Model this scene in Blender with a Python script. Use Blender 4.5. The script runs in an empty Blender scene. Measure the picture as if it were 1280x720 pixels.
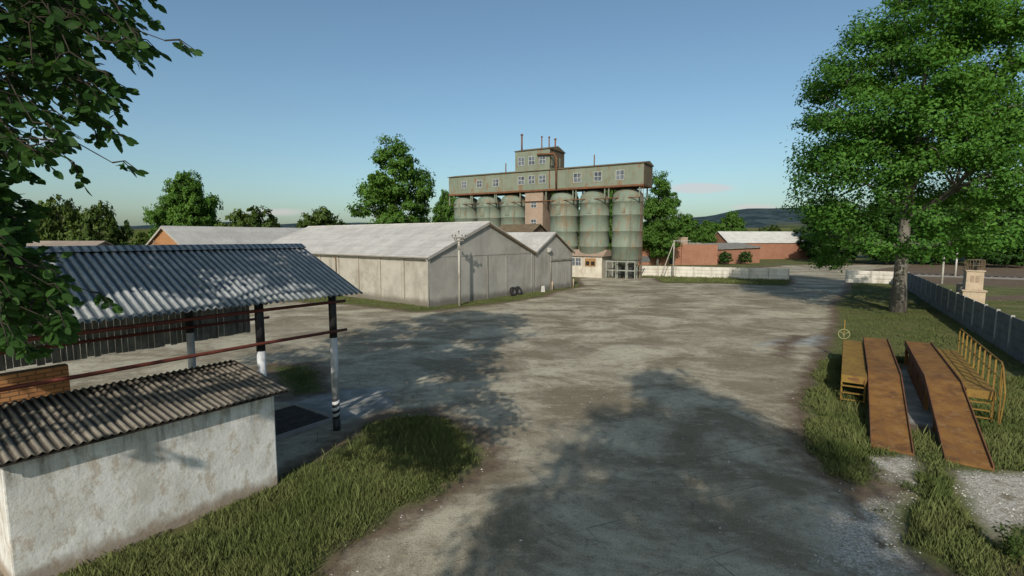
import bpy, math, random
import numpy as np
from mathutils import Vector, Matrix
R = math.radians
random.seed(7)
scene = bpy.context.scene
col = scene.collection
SUN_EL = 31.0
TRAVEL = (0.2385, 0.971)          # horizontal direction in which shadows fall

# ------------------------------------------------------------------ materials
class N:
    """small wrapper round a node tree"""
    def __init__(s, name):
        s.m = bpy.data.materials.new(name); s.m.use_nodes = True
        s.t = s.m.node_tree; s.t.nodes.clear()
        s.out = s.t.nodes.new('ShaderNodeOutputMaterial')
        s.obj = None; s.shift = False
    def n(s, kind, **kw):
        x = s.t.nodes.new('ShaderNode' + kind)
        for k, v in kw.items(): setattr(x, k, v)
        return x
    def put(s, sock, v):
        if isinstance(v, bpy.types.NodeSocket): s.t.links.new(v, sock)
        elif isinstance(v, (tuple, list)) and len(v) == 3 and sock.type == 'RGBA': sock.default_value = (*v, 1)
        else: sock.default_value = v
    def co(s, kind='Object', scale=(1, 1, 1), rot=(0, 0, 0)):
        if s.obj is None: s.obj = s.n('TexCoord')
        src = s.obj.outputs[kind]
        if s.shift:
            oi = s.n('ObjectInfo'); va = s.n('VectorMath', operation='ADD'); s.put(va.inputs[0], src); s.put(va.inputs[1], oi.outputs['Location']); src = va.outputs[0]
        mp = s.n('Mapping'); s.put(mp.inputs[0], src)
        mp.inputs['Scale'].default_value = scale; mp.inputs['Rotation'].default_value = rot
        return mp.outputs[0]
    def noise(s, scale, detail=4, co=None, rough=.6, dist=0):
        x = s.n('TexNoise'); s.put(x.inputs['Vector'], co if co is not None else s.co())
        x.inputs['Scale'].default_value = scale; x.inputs['Detail'].default_value = detail
        x.inputs['Roughness'].default_value = rough; x.inputs['Distortion'].default_value = dist
        return x.outputs[0]
    def voro(s, scale, co=None, out='Distance', feature='F1'):
        x = s.n('TexVoronoi', feature=feature); s.put(x.inputs['Vector'], co if co is not None else s.co())
        x.inputs['Scale'].default_value = scale
        return x.outputs[out]
    def rmp(s, fac, a, b, lo=0., hi=1.):
        x = s.n('MapRange'); x.clamp = True; x.interpolation_type = 'SMOOTHSTEP'
        s.put(x.inputs[0], fac); x.inputs[1].default_value = a; x.inputs[2].default_value = b
        x.inputs[3].default_value = lo; x.inputs[4].default_value = hi
        return x.outputs[0]
    def mix(s, fac, a, b, mode='MIX'):
        x = s.n('Mix', data_type='RGBA', blend_type=mode)
        s.put(x.inputs[0], fac); s.put(x.inputs[6], a); s.put(x.inputs[7], b)
        return x.outputs[2]
    def math(s, op, a, b=0.):
        x = s.n('Math', operation=op); s.put(x.inputs[0], a); s.put(x.inputs[1], b); return x.outputs[0]
    def attr(s, name):
        x = s.n('Attribute', attribute_name=name); return x.outputs['Fac']
    def z(s, kind='Object'):
        if s.obj is None: s.obj = s.n('TexCoord')
        x = s.n('SeparateXYZ'); s.put(x.inputs[0], s.obj.outputs[kind]); return x.outputs
    def bump(s, h, strength=.4, dist=.05):
        x = s.n('Bump'); s.put(x.inputs['Height'], h); x.inputs['Strength'].default_value = strength
        x.inputs['Distance'].default_value = dist; return x.outputs[0]
    def done(s, color, rough=.85, bump=None, metal=0., spec=.25):
        b = s.n('BsdfPrincipled'); s.put(b.inputs['Base Color'], color); s.put(b.inputs['Roughness'], rough)
        b.inputs['Metallic'].default_value = metal
        b.inputs['Specular IOR Level'].default_value = spec
        if bump is not None: s.put(b.inputs['Normal'], bump)
        s.put(s.out.inputs[0], b.outputs[0]); return s.m

def mottled(name, c1, c2, scale=2., rough=.85, streak=0., stain=(.08, .06, .045), fine=25, bumpiness=.3, stain_amt=.55, rust=None, rust_amt=.5, stretch=6., splash=0.):
    """base colour broken up by noise, dirt streaks running down, optional rust"""
    k = N(name); k.shift = True
    c = k.mix(k.rmp(k.noise(scale, 5), .35, .65), c1, c2)
    f = k.noise(fine, 3)
    c = k.mix(k.rmp(f, .3, .75, 0, .35), c, tuple(v * .62 for v in c1))
    if streak:
        sv = k.noise(streak, 5, k.co(scale=(1, 1, 1 / stretch)))
        c = k.mix(k.math('MULTIPLY', k.rmp(sv, .5, .72), stain_amt), c, stain)
    if rust:
        rn = k.noise(1.3 * (streak or 1.5), 6, k.co(scale=(1, 1, 1 / 2.2)), .7)
        c = k.mix(k.math('MULTIPLY', k.rmp(rn, .52, .64), rust_amt), c, rust)
    if splash:
        lo = k.math('ADD', k.rmp(k.z()[2], splash, .0), k.math('MULTIPLY', k.noise(1.6, 5), .8))
        c = k.mix(k.rmp(lo, .6, 1.35, 0, .75), c, tuple(v * .5 for v in stain))
        bl = k.noise(.35, 6, None, .7); c = k.mix(k.rmp(bl, .5, .68, 0, .4), c, stain)
    return k.done(c, rough, k.bump(f, bumpiness, .02))

def bricks(name, c1, c2, mortar, scale=4., msize=.02):
    k = N(name)
    o = k.z()
    xy = k.math('ADD', o[0], o[1])
    cb = k.n('CombineXYZ'); k.put(cb.inputs[0], xy); k.put(cb.inputs[1], o[2])
    b = k.n('TexBrick'); k.put(b.inputs['Vector'], cb.outputs[0])
    k.put(b.inputs['Color1'], c1); k.put(b.inputs['Color2'], c2); k.put(b.inputs['Mortar'], mortar)
    b.inputs['Scale'].default_value = scale; b.inputs['Mortar Size'].default_value = msize
    b.inputs['Brick Width'].default_value = .9; b.inputs['Row Height'].default_value = .3
    c = k.mix(k.rmp(k.noise(.6, 5), .4, .7, 0, .5), b.outputs[0], tuple(v * .6 for v in c1))
    c = k.mix(k.rmp(k.noise(6, 3), .45, .7, 0, .4), c, c2)
    return k.done(c, .9, k.bump(b.outputs['Fac'], -.6, .02))

def leafmat(name, c1, c2, trans=.3):
    k = N(name)
    g = k.n('NewGeometry')
    c = k.mix(g.outputs['Random Per Island'], c1, c2)
    c = k.mix(k.rmp(k.noise(.35, 3), .35, .65, 0, .55), c, tuple(v * .62 for v in c1))
    d = k.n('BsdfPrincipled'); k.put(d.inputs['Base Color'], c); d.inputs['Roughness'].default_value = .6
    d.inputs['Specular IOR Level'].default_value = .12
    t = k.n('BsdfTranslucent'); k.put(t.inputs[0], k.mix(.5, c, (c2[0] * 1.6, c2[1] * 1.5, c2[2] * .8)))
    mx = k.n('MixShader'); mx.inputs[0].default_value = trans
    k.put(mx.inputs[1], d.outputs[0]); k.put(mx.inputs[2], t.outputs[0]); k.put(k.out.inputs[0], mx.outputs[0])
    return k.m

def barkmat():
    k = N('bark')
    n1 = k.noise(3, 6, k.co(scale=(1, 1, .18)), .7)
    c = k.mix(k.rmp(n1, .35, .68), (.07, .06, .05), (.21, .19, .165))
    c = k.mix(k.rmp(k.noise(.7, 4), .5, .7, 0, .5), c, (.13, .135, .09))
    return k.done(c, .95, k.bump(n1, .9, .08))

def corrmat(name, c1, c2, moss, stain, period, groove):
    k = N(name)
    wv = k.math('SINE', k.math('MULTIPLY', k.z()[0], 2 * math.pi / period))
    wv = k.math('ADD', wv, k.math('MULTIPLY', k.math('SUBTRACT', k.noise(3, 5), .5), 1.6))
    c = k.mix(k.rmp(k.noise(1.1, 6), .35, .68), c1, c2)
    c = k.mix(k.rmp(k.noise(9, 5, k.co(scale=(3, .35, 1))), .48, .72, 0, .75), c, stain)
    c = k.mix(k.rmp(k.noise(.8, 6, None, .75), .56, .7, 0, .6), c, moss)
    c = k.mix(k.rmp(wv, .35, -.75, 0, .92), c, groove)      # occlusion shade painted into the troughs between the waves
    f = k.noise(60, 3)
    c = k.mix(k.rmp(f, .35, .7, 0, .4), c, stain)
    return k.done(c, .85, k.bump(f, .3, .01))

def roofslate(name, c1, c2, stain, row=1.6, wave=.18):
    """fibre cement sheets: small waves running down the slope, row laps, blotches"""
    k = N(name)
    o = k.z()
    w = k.math('SINE', k.math('MULTIPLY', o[1], 2 * math.pi / wave))
    lap = k.math('FRACT', k.math('DIVIDE', o[0], row))
    lapm = k.rmp(lap, .9, .985)
    c = k.mix(k.rmp(k.noise(.5, 6), .35, .65), c1, c2)
    c = k.mix(k.rmp(k.noise(2.2, 5, k.co(scale=(.4, 1.6, 1))), .5, .74, 0, .6), c, stain)
    c = k.mix(k.math('MULTIPLY', lapm, .45), c, stain)
    c = k.mix(k.rmp(k.noise(14, 3), .4, .7, 0, .3), c, stain)
    return k.done(c, .88, k.bump(k.math('ADD', w, lapm), .35, .03))

M = {}
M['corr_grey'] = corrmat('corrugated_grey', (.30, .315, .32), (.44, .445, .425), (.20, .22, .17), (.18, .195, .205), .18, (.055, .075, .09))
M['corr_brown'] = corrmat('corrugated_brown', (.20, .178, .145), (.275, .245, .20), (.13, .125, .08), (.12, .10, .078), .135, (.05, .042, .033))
M['slate'] = roofslate('slate_roof', (.40, .38, .35), (.50, .475, .44), (.24, .225, .20))
M['slate_barn'] = roofslate('slate_roof_barn', (.36, .345, .32), (.44, .42, .39), (.23, .215, .195))
M['slate_brown'] = roofslate('slate_roof_brown', (.25, .195, .155), (.31, .25, .20), (.15, .12, .10))
M['slate_white'] = roofslate('slate_roof_pale', (.48, .47, .44), (.58, .56, .52), (.33, .31, .28))
M['conc_wall'] = mottled('concrete_wall', (.43, .395, .335), (.36, .33, .28), .7, streak=.8, stain=(.20, .165, .125), stain_amt=.6, fine=12, splash=1.2)
M['conc_gable'] = mottled('concrete_gable', (.38, .36, .325), (.31, .295, .265), .55, streak=.7, stain=(.19, .17, .145), stain_amt=.6, fine=12, splash=1.2)
M['joint'] = mottled('brown_joint', (.27, .22, .165), (.21, .17, .13), 2)
M['conc_dark'] = mottled('concrete_dark', (.25, .23, .20), (.19, .175, .15), 1, streak=1.2)
M['conc_fence'] = mottled('fence_concrete_grey', (.145, .15, .15), (.105, .11, .11), 1.2, streak=1.6, stain=(.10, .095, .085))  # darkened base colour carries the shade lying on the lawn fence
M['white_fence'] = mottled('fence_whitewash', (.66, .62, .55), (.55, .51, .44), 1.0, streak=1.4, stain=(.28, .23, .18), stain_amt=.7)
M['wood_grey'] = mottled('weathered_board', (.24, .235, .215), (.15, .145, .135), 3, streak=9, stain=(.045, .042, .04), stretch=14, stain_amt=.8)
M['wood_dark'] = mottled('dark_board', (.032, .024, .019), (.02, .016, .013), 3, streak=4)
M['redrail'] = mottled('red_oxide_paint', (.17, .045, .03), (.12, .035, .025), 5, rough=.6, streak=4, stain=(.05, .025, .02))
M['paint_white'] = mottled('white_post_paint', (.56, .57, .585), (.44, .45, .47), 4, rough=.6, streak=5, stain=(.20, .19, .18))
M['paint_black'] = mottled('black_post_paint', (.022, .022, .024), (.034, .033, .033), 4, rough=.5)
M['brick_orange'] = bricks('brick_orange', (.50, .25, .105), (.38, .165, .068), (.13, .085, .05), 2.6, .04)
M['brick_red'] = bricks('brick_red', (.33, .15, .09), (.27, .115, .07), (.30, .22, .16), 3.)
M['brick_brown'] = bricks('brick_brown', (.14, .09, .065), (.10, .065, .05), (.12, .10, .08), 3.)
M['brick_pale'] = bricks('brick_pale', (.36, .26, .19), (.29, .21, .155), (.30, .25, .2), 3.)
M['tank'] = mottled('silo_green_metal', (.155, .195, .15), (.205, .23, .178), .45, rough=.7, streak=.9, stain=(.12, .115, .085), stain_amt=.7, rust=(.22, .125, .065), rust_amt=.6, fine=9, stretch=8)
M['tank_clean'] = mottled('gallery_green_metal', (.165, .19, .14), (.205, .22, .165), .5, rough=.75, streak=.8, stain=(.16, .125, .075), stain_amt=.6, rust=(.19, .105, .055), rust_amt=.75, fine=10, stretch=5)
M['rust'] = mottled('rusty_metal', (.19, .085, .04), (.13, .06, .032), 1.4, rough=.85, streak=2, stain=(.07, .04, .028))
M['rust_roof'] = mottled('rusty_roof_sheet', (.16, .125, .075), (.12, .085, .055), .8, streak=1.2, stain=(.08, .05, .03))
M['ramp_rust'] = mottled('ramp_rusty_plate', (.225, .11, .03), (.15, .07, .024), 2.2, rough=.85, streak=2.4, stain=(.085, .042, .02), stain_amt=.8, fine=30, stretch=1., rust=(.25, .15, .07), rust_amt=.45)
M['yellow'] = mottled('worn_yellow_paint', (.25, .155, .032), (.19, .108, .028), 2.2, rough=.75, streak=3, stain=(.13, .07, .025), rust=(.15, .07, .026), rust_amt=.8, stretch=1.5)
M['grey_metal'] = mottled('grey_green_metal', (.30, .31, .27), (.23, .24, .20), 2, rough=.6, streak=2)
M['dark_void'] = mottled('dark_grating', (.05, .05, .045), (.03, .03, .028), 2)
M['whitewood'] = mottled('white_window_frame', (.50, .485, .45), (.38, .365, .33), 3)
M['orangewood'] = mottled('orange_window_wood', (.33, .19, .08), (.26, .14, .06), 3)
M['pole_conc'] = mottled('pole_concrete', (.52, .49, .43), (.43, .40, .35), 2, streak=3)
M['insul'] = mottled('brown_insulator', (.10, .07, .06), (.07, .05, .045), 5, rough=.35)
M['tyre'] = mottled('tyre_rubber', (.022, .022, .023), (.032, .031, .03), 6, rough=.8)
M['rim'] = mottled('wheel_disc', (.10, .095, .09), (.07, .065, .06), 5)
M['sand_stone'] = mottled('pinkish_plaster', (.50, .40, .29), (.42, .33, .24), 2, streak=2, stain=(.25, .19, .14))
M['house_white'] = mottled('whitewashed_stone', (.58, .53, .44), (.47, .42, .34), 1.1, streak=1.2, stain=(.3, .22, .15), fine=6)
M['ballast'] = mottled('ballast', (.22, .2, .18), (.15, .14, .125), 8)
M['steel'] = mottled('rail_steel', (.07, .06, .055), (.10, .08, .07), 4, rough=.5)
M['bark'] = barkmat()
M['twig'] = mottled('dark_twig', (.035, .028, .02), (.05, .042, .03), 6)
M['leaf_oak'] = leafmat('oak_leaf', (.05, .145, .023), (.14, .29, .052), .42)
M['leaf_near'] = leafmat('walnut_leaf', (.024, .066, .016), (.062, .135, .03), .4)
M['leaf_mid'] = leafmat('mid_leaf', (.072, .165, .028), (.15, .27, .05), .42)
M['leaf_dark'] = leafmat('dark_leaf', (.03, .08, .017), (.068, .14, .03))
M['leaf_olive'] = leafmat('olive_leaf', (.06, .105, .022), (.125, .175, .042))
def grassmat():
    k = N('grass_blade'); g = k.n('NewGeometry'); P = k.co()
    c = k.mix(g.outputs['Random Per Island'], (.135, .178, .056), (.275, .305, .118))
    c = k.mix(k.rmp(k.noise(.8, 4, P), .42, .62, 0, .6), c, (.23, .24, .09))
    c = k.mix(k.rmp(k.noise(.35, 3, P), .5, .65, 0, .5), c, (.085, .14, .036))
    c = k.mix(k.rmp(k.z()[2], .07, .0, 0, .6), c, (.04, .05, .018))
    nv = k.n('CombineXYZ'); r_ = g.outputs['Random Per Island']
    k.put(nv.inputs[0], k.math('MULTIPLY', k.math('SUBTRACT', r_, .5), .5)); nv.inputs[1].default_value = -.25; nv.inputs[2].default_value = .95
    d = k.n('BsdfDiffuse'); k.put(d.inputs[0], c); k.put(d.inputs['Normal'], nv.outputs[0]); t = k.n('BsdfTranslucent'); k.put(t.inputs[0], c)
    mx = k.n('MixShader'); mx.inputs[0].default_value = .22; k.put(mx.inputs[1], d.outputs[0]); k.put(mx.inputs[2], t.outputs[0]); k.put(k.out.inputs[0], mx.outputs[0])
    return k.m
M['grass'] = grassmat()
M['weed'] = leafmat('weed_leaf', (.05, .085, .02), (.09, .125, .035), .3)

def glass():
    k = N('window_glass')
    c = k.mix(k.rmp(k.noise(1.2, 3), .35, .65), (.035, .045, .06), (.13, .15, .175))
    return k.done(c, .18, None, 0, .5)
M['glass'] = glass()

def plaster():
    k = N('flaking_white_plaster')
    o = k.z()
    c = k.mix(k.rmp(k.noise(1.3, 6, None, .65), .38, .64), (.70, .69, .66), (.56, .545, .51))
    c = k.mix(k.rmp(k.noise(3.6, 9, k.co(scale=(1, 1, .55)), .78), .50, .60, 0, .6), c, (.37, .285, .195))     # flaked spots
    c = k.mix(k.rmp(k.noise(1.0, 8, k.co(scale=(1, 1, .5)), .75), .48, .66, 0, .6), c, (.40, .37, .32))
    st = k.noise(5., 5, k.co(scale=(1, 1, .09)), .65)
    hi = k.rmp(o[2], 1.3, 2.35)
    c = k.mix(k.math('MULTIPLY', k.rmp(st, .46, .66), k.math('MULTIPLY', hi, .75)), c, (.13, .135, .125))      # drips below the eave
    lo = k.math('ADD', k.rmp(o[2], .75, .0), k.math('MULTIPLY', k.noise(2.2, 5), .9))
    c = k.mix(k.rmp(lo, .85, 1.4, 0, .8), c, (.23, .165, .11))                                                 # splash zone
    f = k.noise(18, 5)
    c = k.mix(k.rmp(f, .5, .75, 0, .3), c, (.38, .36, .33))
    return k.done(c, .9, k.bump(k.math('ADD', k.math('MULTIPLY', f, .25), k.noise(2.0, 7, None, .7)), .5, .05))
M['plaster'] = plaster()

def groundmat():
    k = N('yard_and_grass_ground')
    P = k.co()
    sg = k.attr('sd_grass'); sgr = k.attr('sd_gravel'); sp = k.attr('sd_pale'); sr = k.attr('sd_dirt')
    edge = k.math('MULTIPLY', k.math('SUBTRACT', k.noise(.9, 6, P, .68), .5), 2.4)
    fine = k.noise(26, 6, P, .78)
    mid = k.noise(3.2, 6, P, .7)
    # hard yard: worn concrete and packed dirt
    big = k.noise(.27, 8, k.co(scale=(.8, 1.15, 1), rot=(0, 0, .12)), .68, .6)
    c = k.mix(k.rmp(big, .40, .62), (.20, .168, .113), (.475, .428, .32))
    c = k.mix(k.rmp(k.noise(.11, 4, P), .48, .66, 0, .55), c, (.33, .292, .215))
    c = k.mix(k.rmp(k.noise(.75, 7, P, .72, .5), .48, .66, 0, .5), c, (.15, .12, .08))
    c = k.mix(k.rmp(k.noise(2.1, 6, k.co(scale=(.7, 1.3, 1)), .7), .54, .68, 0, .6), c, (.47, .415, .31))
    c = k.mix(k.rmp(mid, .5, .7, 0, .6), c, (.135, .117, .09))
    c = k.mix(k.rmp(fine, .46, .66, 0, .7), c, (.11, .09, .062))
    c = k.mix(k.rmp(fine, .44, .3, 0, .5), c, (.50, .45, .36))
    vs = k.voro(16, P)
    c = k.mix(k.rmp(vs, .24, .08, 0, .5), c, (.40, .37, .32))
    # faint slab joints
    bk = k.n('TexBrick'); k.put(bk.inputs['Vector'], k.co(rot=(0, 0, R(-22))))
    bk.inputs['Scale'].default_value = 1.; bk.inputs['Mortar Size'].default_value = .012
    bk.inputs['Brick Width'].default_value = 3.4; bk.inputs['Row Height'].default_value = 1.7
    bk.inputs['Mortar Smooth'].default_value = .3
    jm = k.math('MULTIPLY', bk.outputs['Fac'], k.rmp(k.noise(.55, 4, P), .46, .60, 0, .8))
    c = k.mix(jm, c, (.055, .05, .042))
    ck = k.n('TexVoronoi', feature='DISTANCE_TO_EDGE'); ck.inputs['Scale'].default_value = .42
    wob = k.n('TexNoise'); k.put(wob.inputs['Vector'], P); wob.inputs['Scale'].default_value = 1.6; wob.inputs['Detail'].default_value = 5
    av = k.n('VectorMath', operation='ADD'); k.put(av.inputs[0], P); k.put(av.inputs[1], wob.outputs['Color']); k.put(ck.inputs['Vector'], av.outputs[0])
    c = k.mix(k.math('MULTIPLY', k.rmp(ck.outputs['Distance'], .022, .006), k.rmp(k.noise(.3, 4, P), .52, .62, 0, .45)), c, (.09, .078, .062))
    # pale bluish worn concrete
    c = k.mix(k.rmp(k.math('ADD', sp, edge), -.2, .5, 0, .75), c, k.mix(k.rmp(k.noise(1.4, 6, P), .4, .62), (.19, .205, .205), (.33, .34, .33)))
    # brown earth at the grass edge and where marked
    dirt = k.math('MAXIMUM', k.math('ADD', sg, .75), sr)
    dm = k.rmp(k.math('ADD', dirt, k.math('MULTIPLY', edge, .8)), -.2, .65, 0, .9)
    earth = k.mix(k.rmp(mid, .35, .65), (.145, .098, .062), (.085, .06, .042))
    earth = k.mix(k.rmp(fine, .45, .75, 0, .6), earth, (.06, .045, .034))
    c = k.mix(dm, c, earth)
    # crushed white stone
    vg = k.noise(34, 4, P, .8); vg2 = k.noise(12, 4, P, .7)
    st = k.mix(k.rmp(k.math('ADD', vg, k.math('MULTIPLY', vg2, .6)), .98, .66), (.62, .59, .53), (.20, .17, .125))
    c = k.mix(k.math('MULTIPLY', k.rmp(k.math('ADD', sgr, edge), -.4, .35), k.rmp(k.noise(1.7, 5, P), .30, .48)), c, st)
    # soil and short turf under the grass
    turf = k.mix(k.rmp(k.noise(.35, 6, P, .65), .38, .62), (.085, .102, .032), (.155, .15, .06))
    turf = k.mix(k.rmp(mid, .48, .72, 0, .6), turf, (.038, .045, .016))
    turf = k.mix(k.rmp(k.noise(.06, 5, P), .52, .66, 0, .7), turf, (.135, .115, .060))
    turf = k.mix(k.rmp(fine, .4, .7, 0, .5), turf, (.03, .036, .014))
    c = k.mix(k.rmp(k.math('ADD', sg, k.math('MULTIPLY', edge, .6)), -.2, .35), c, turf)
    h = k.math('ADD', k.math('MULTIPLY', fine, .5), mid)
    return k.done(c, .95, k.bump(h, .55, .05), 0, .12)
M['ground'] = groundmat()

def hillmat():
    k = N('far_fields_and_forest')
    f = k.attr('forest')
    c = k.mix(k.rmp(k.noise(.006, 4, k.co(scale=(.5, 1.4, 1))), .42, .58), (.095, .115, .035), (.15, .135, .065))
    c = k.mix(k.rmp(k.noise(.02, 5, k.co(scale=(.4, 1.8, 1))), .5, .62, 0, .8), c, (.05, .07, .03))
    fo = k.mix(k.rmp(k.noise(.022, 6, None, .7), .4, .62), (.024, .042, .05), (.058, .082, .088))  # bluish forest tones paint distance haze into the colour
    c = k.mix(f, c, fo)
    return k.done(c, .95, k.bump(k.noise(.05, 5), .6, 8), 0, 0)
M['hills'] = hillmat()

# ------------------------------------------------------------------ mesh helpers
class MB:
    def __init__(s): s.v = []; s.f = []
    def add(s, vs, fs):
        o = len(s.v); s.v += [tuple(p) for p in vs]; s.f += [tuple(o + i for i in q) for q in fs]; return s
    def box(s, x0, x1, y0, y1, z0, z1):
        return s.add([(x0, y0, z0), (x1, y0, z0), (x1, y1, z0), (x0, y1, z0), (x0, y0, z1), (x1, y0, z1), (x1, y1, z1), (x0, y1, z1)],
                     [(0, 3, 2, 1), (4, 5, 6, 7), (0, 1, 5, 4), (1, 2, 6, 5), (2, 3, 7, 6), (3, 0, 4, 7)])
    def hexa(s, p):       # eight corners ordered like box
        return s.add(p, [(0, 3, 2, 1), (4, 5, 6, 7), (0, 1, 5, 4), (1, 2, 6, 5), (2, 3, 7, 6), (3, 0, 4, 7)])
    def extr(s, prof, axis, a, b):
        """close a 2-D profile and run it from a to b along axis (0 x, 1 y)"""
        n = len(prof)
        def p(u, w, t): return (t, u, w) if axis == 0 else (u, t, w)
        vs = [p(u, w, a) for u, w in prof] + [p(u, w, b) for u, w in prof]
        fs = [tuple(range(n)), tuple(range(2 * n - 1, n - 1, -1))] + [(i, n + i, n + (i + 1) % n, (i + 1) % n) for i in range(n)]
        return s.add(vs, fs)
    def tube(s, path, rad, n=8, cap=True):
        path = [Vector(p) for p in path]
        if not hasattr(rad, '__len__'): rad = [rad] * len(path)
        rings = []; up = None
        for i, p in enumerate(path):
            d = (path[min(i + 1, len(path) - 1)] - path[max(i - 1, 0)]).normalized()
            if up is None:
                up = Vector((0, 0, 1)) if abs(d.z) < .9 else Vector((1, 0, 0))
            a = d.cross(up).normalized(); b = a.cross(d).normalized(); up = b
            rings.append([p + rad[i] * (math.cos(2 * math.pi * k / n) * a + math.sin(2 * math.pi * k / n) * b) for k in range(n)])
        vs = [q for r in rings for q in r]; fs = []
        for i in range(len(path) - 1):
            for k in range(n):
                fs.append((i * n + k, i * n + (k + 1) % n, (i + 1) * n + (k + 1) % n, (i + 1) * n + k))
        if cap:
            fs.append(tuple(range(n - 1, -1, -1))); fs.append(tuple((len(path) - 1) * n + k for k in range(n)))
        return s.add(vs, fs)
    def lathe(s, prof, n=32, c=(0, 0, 0), axis='z', cap=True):
        vs = []
        for r, h in prof:
            for k in range(n):
                a = 2 * math.pi * k / n
                if axis == 'z': vs.append((c[0] + r * math.cos(a), c[1] + r * math.sin(a), c[2] + h))
                else: vs.append((c[0] + r * math.cos(a), c[1] + h, c[2] + r * math.sin(a)))
        fs = []
        for i in range(len(prof) - 1):
            for k in range(n):
                q = (i * n + k, i * n + (k + 1) % n, (i + 1) * n + (k + 1) % n, (i + 1) * n + k)
                fs.append(q if axis == 'z' else q[::-1])
        if cap:
            fs.append(tuple(range(n - 1, -1, -1))); m = (len(prof) - 1) * n
            fs.append(tuple(m + k for k in range(n)))
        return s.add(vs, fs)
    def build(s, name, mat, parent=None, smooth=False, bevel=0):
        me = bpy.data.meshes.new(name); me.from_pydata(s.v, [], s.f); me.validate(); me.update()
        return link(name, me, mat, parent, smooth, bevel)

def link(name, me, mat, parent=None, smooth=False, bevel=0):
    if mat is not None: me.materials.append(mat)
    if smooth: me.polygons.foreach_set('use_smooth', [True] * len(me.polygons))
    o = bpy.data.objects.new(name, me); col.objects.link(o)
    if parent is not None: o.parent = parent
    if bevel:
        b = o.modifiers.new('bevel', 'BEVEL'); b.width = bevel; b.segments = 2; b.limit_method = 'ANGLE'
    return o

def tag(o, label=None, cat=None, group=None, kind=None):
    if label: o['label'] = label
    if cat: o['category'] = cat
    if group: o['group'] = group
    if kind: o['kind'] = kind
    return o
def empty(name, loc, rz, label, cat, group=None):
    o = bpy.data.objects.new(name, None); col.objects.link(o); o.empty_display_size = .3
    o.location = loc; o.rotation_euler = (0, 0, rz)
    return tag(o, label, cat, group)
def copy_tree(o, parent=None):
    c = o.copy(); col.objects.link(c)
    if parent is not None: c.parent = parent
    for ch in list(o.children): copy_tree(ch, c)
    return c

def quads_mesh(name, V, nper, nrm=None):
    """V (n*nper,3) array, faces of nper consecutive corners"""
    V = np.asarray(V, np.float32).reshape(-1, 3); nf = len(V) // nper
    me = bpy.data.meshes.new(name)
    me.vertices.add(len(V)); me.vertices.foreach_set('co', V.ravel())
    me.loops.add(len(V)); me.loops.foreach_set('vertex_index', np.arange(len(V), dtype=np.int32))
    me.polygons.add(nf); me.polygons.foreach_set('loop_start', np.arange(0, len(V), nper, dtype=np.int32))
    me.update(calc_edges=True)
    if nrm is not None:
        me.polygons.foreach_set('use_smooth', np.ones(nf, bool))
        me.normals_split_custom_set_from_vertices(nrm.tolist())      # leaves take the soft shading of the bough they hang on
    return me

# ------------------------------------------------------------------ ground masks
def inside(P, poly):
    x, y = P[:, 0], P[:, 1]; r = np.zeros(len(P), bool); n = len(poly)
    for i in range(n):
        x1, y1 = poly[i]; x2, y2 = poly[(i + 1) % n]
        if y1 == y2: continue
        c = ((y1 > y) != (y2 > y)) & (x < (x2 - x1) * (y - y1) / (y2 - y1) + x1)
        r ^= c
    return r
def sdist(P, poly):
    d = np.full(len(P), 1e9); n = len(poly)
    for i in range(n):
        a = np.array(poly[i]); b = np.array(poly[(i + 1) % n]); ab = b - a
        t = np.clip(((P - a) @ ab) / (ab @ ab), 0, 1)
        d = np.minimum(d, np.hypot(*(P - a - t[:, None] * ab).T))
    return np.where(inside(P, poly), d, -d)

YARD = [(-60, -25), (-60, 34), (-30, 50), (-13.8, 44.4), (-7.4, 40.0), (-.3, 46.6), (3.2, 51.0), (4.4, 55), (8.5, 61), (9.5, 74), (15, 76), (21.5, 74.5), (20, 66),
        (27, 65.5), (34, 62), (37, 66), (39.6, 70.6), (46, 85), (42, 93), (60, 110), (90, 112), (80, 95), (60, 84), (45.6, 66.6), (38, 56), (29.4, 45), (23.9, 36.1), (20.6, 31.4),
        (16.6, 25.8), (13.2, 21.3), (10.9, 18.0), (9.1, 15.0), (8.3, 13.2), (8.0, 11.9), (8.6, 11.5), (9.9, 13.2), (11.2, 13.3), (9.6, 11.6), (8.1, 10.3), (7.4, 9.2),
        (8.4, 7.6), (9.6, 9.2), (11.4, 12.2), (14.2, 12.0), (20, 14), (20, -25)]
GRASSP = [[(-9.5, 5.2), (-4.1, 5.6), (-3.5, 8.3), (-3.4, 9.1), (-2.45, 10.4), (-1.55, 11.6), (-.55, 12.8), (-.9, 14.0), (-2.0, 15.8), (-3.0, 16.7), (-4.2, 16.3), (-5.0, 14.4), (-5.7, 11.9), (-8.4, 7.8)],
          [(-11.4, 22.8), (-9.9, 23.2), (-8.6, 21.9), (-7.5, 19.0), (-8.4, 18.4), (-9.6, 20.2)],
          [(7.0, 5.5), (9.2, 8.4), (9.3, 9.2), (11.2, 10.2), (14, 9.4), (14, 5)]]
GRAVEL = [[(9.6, 13.3), (11.0, 13.1), (9.9, 11.5), (8.3, 10.5), (6.7, 10.2), (5.8, 8.6), (6.6, 8.2), (8.2, 9.6), (9.6, 11.2)],
          [(11.7, 12.7), (13.6, 12.3), (12.5, 10.9), (10.9, 9.9), (9.5, 9.5), (10.0, 11.0)]]
PALE = [[(-9.2, 19.2), (-5.0, 19.6), (-3.9, 17.8), (-5.2, 15.4), (-8.0, 16.9)], [(11.9, 15.7), (13.7, 14.5), (19.0, 22.5), (17.2, 23.7)],
        [(13.5, 27.5), (19.5, 27.0), (22.5, 28.5), (19, 30.5), (16, 29.5)]]
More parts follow.
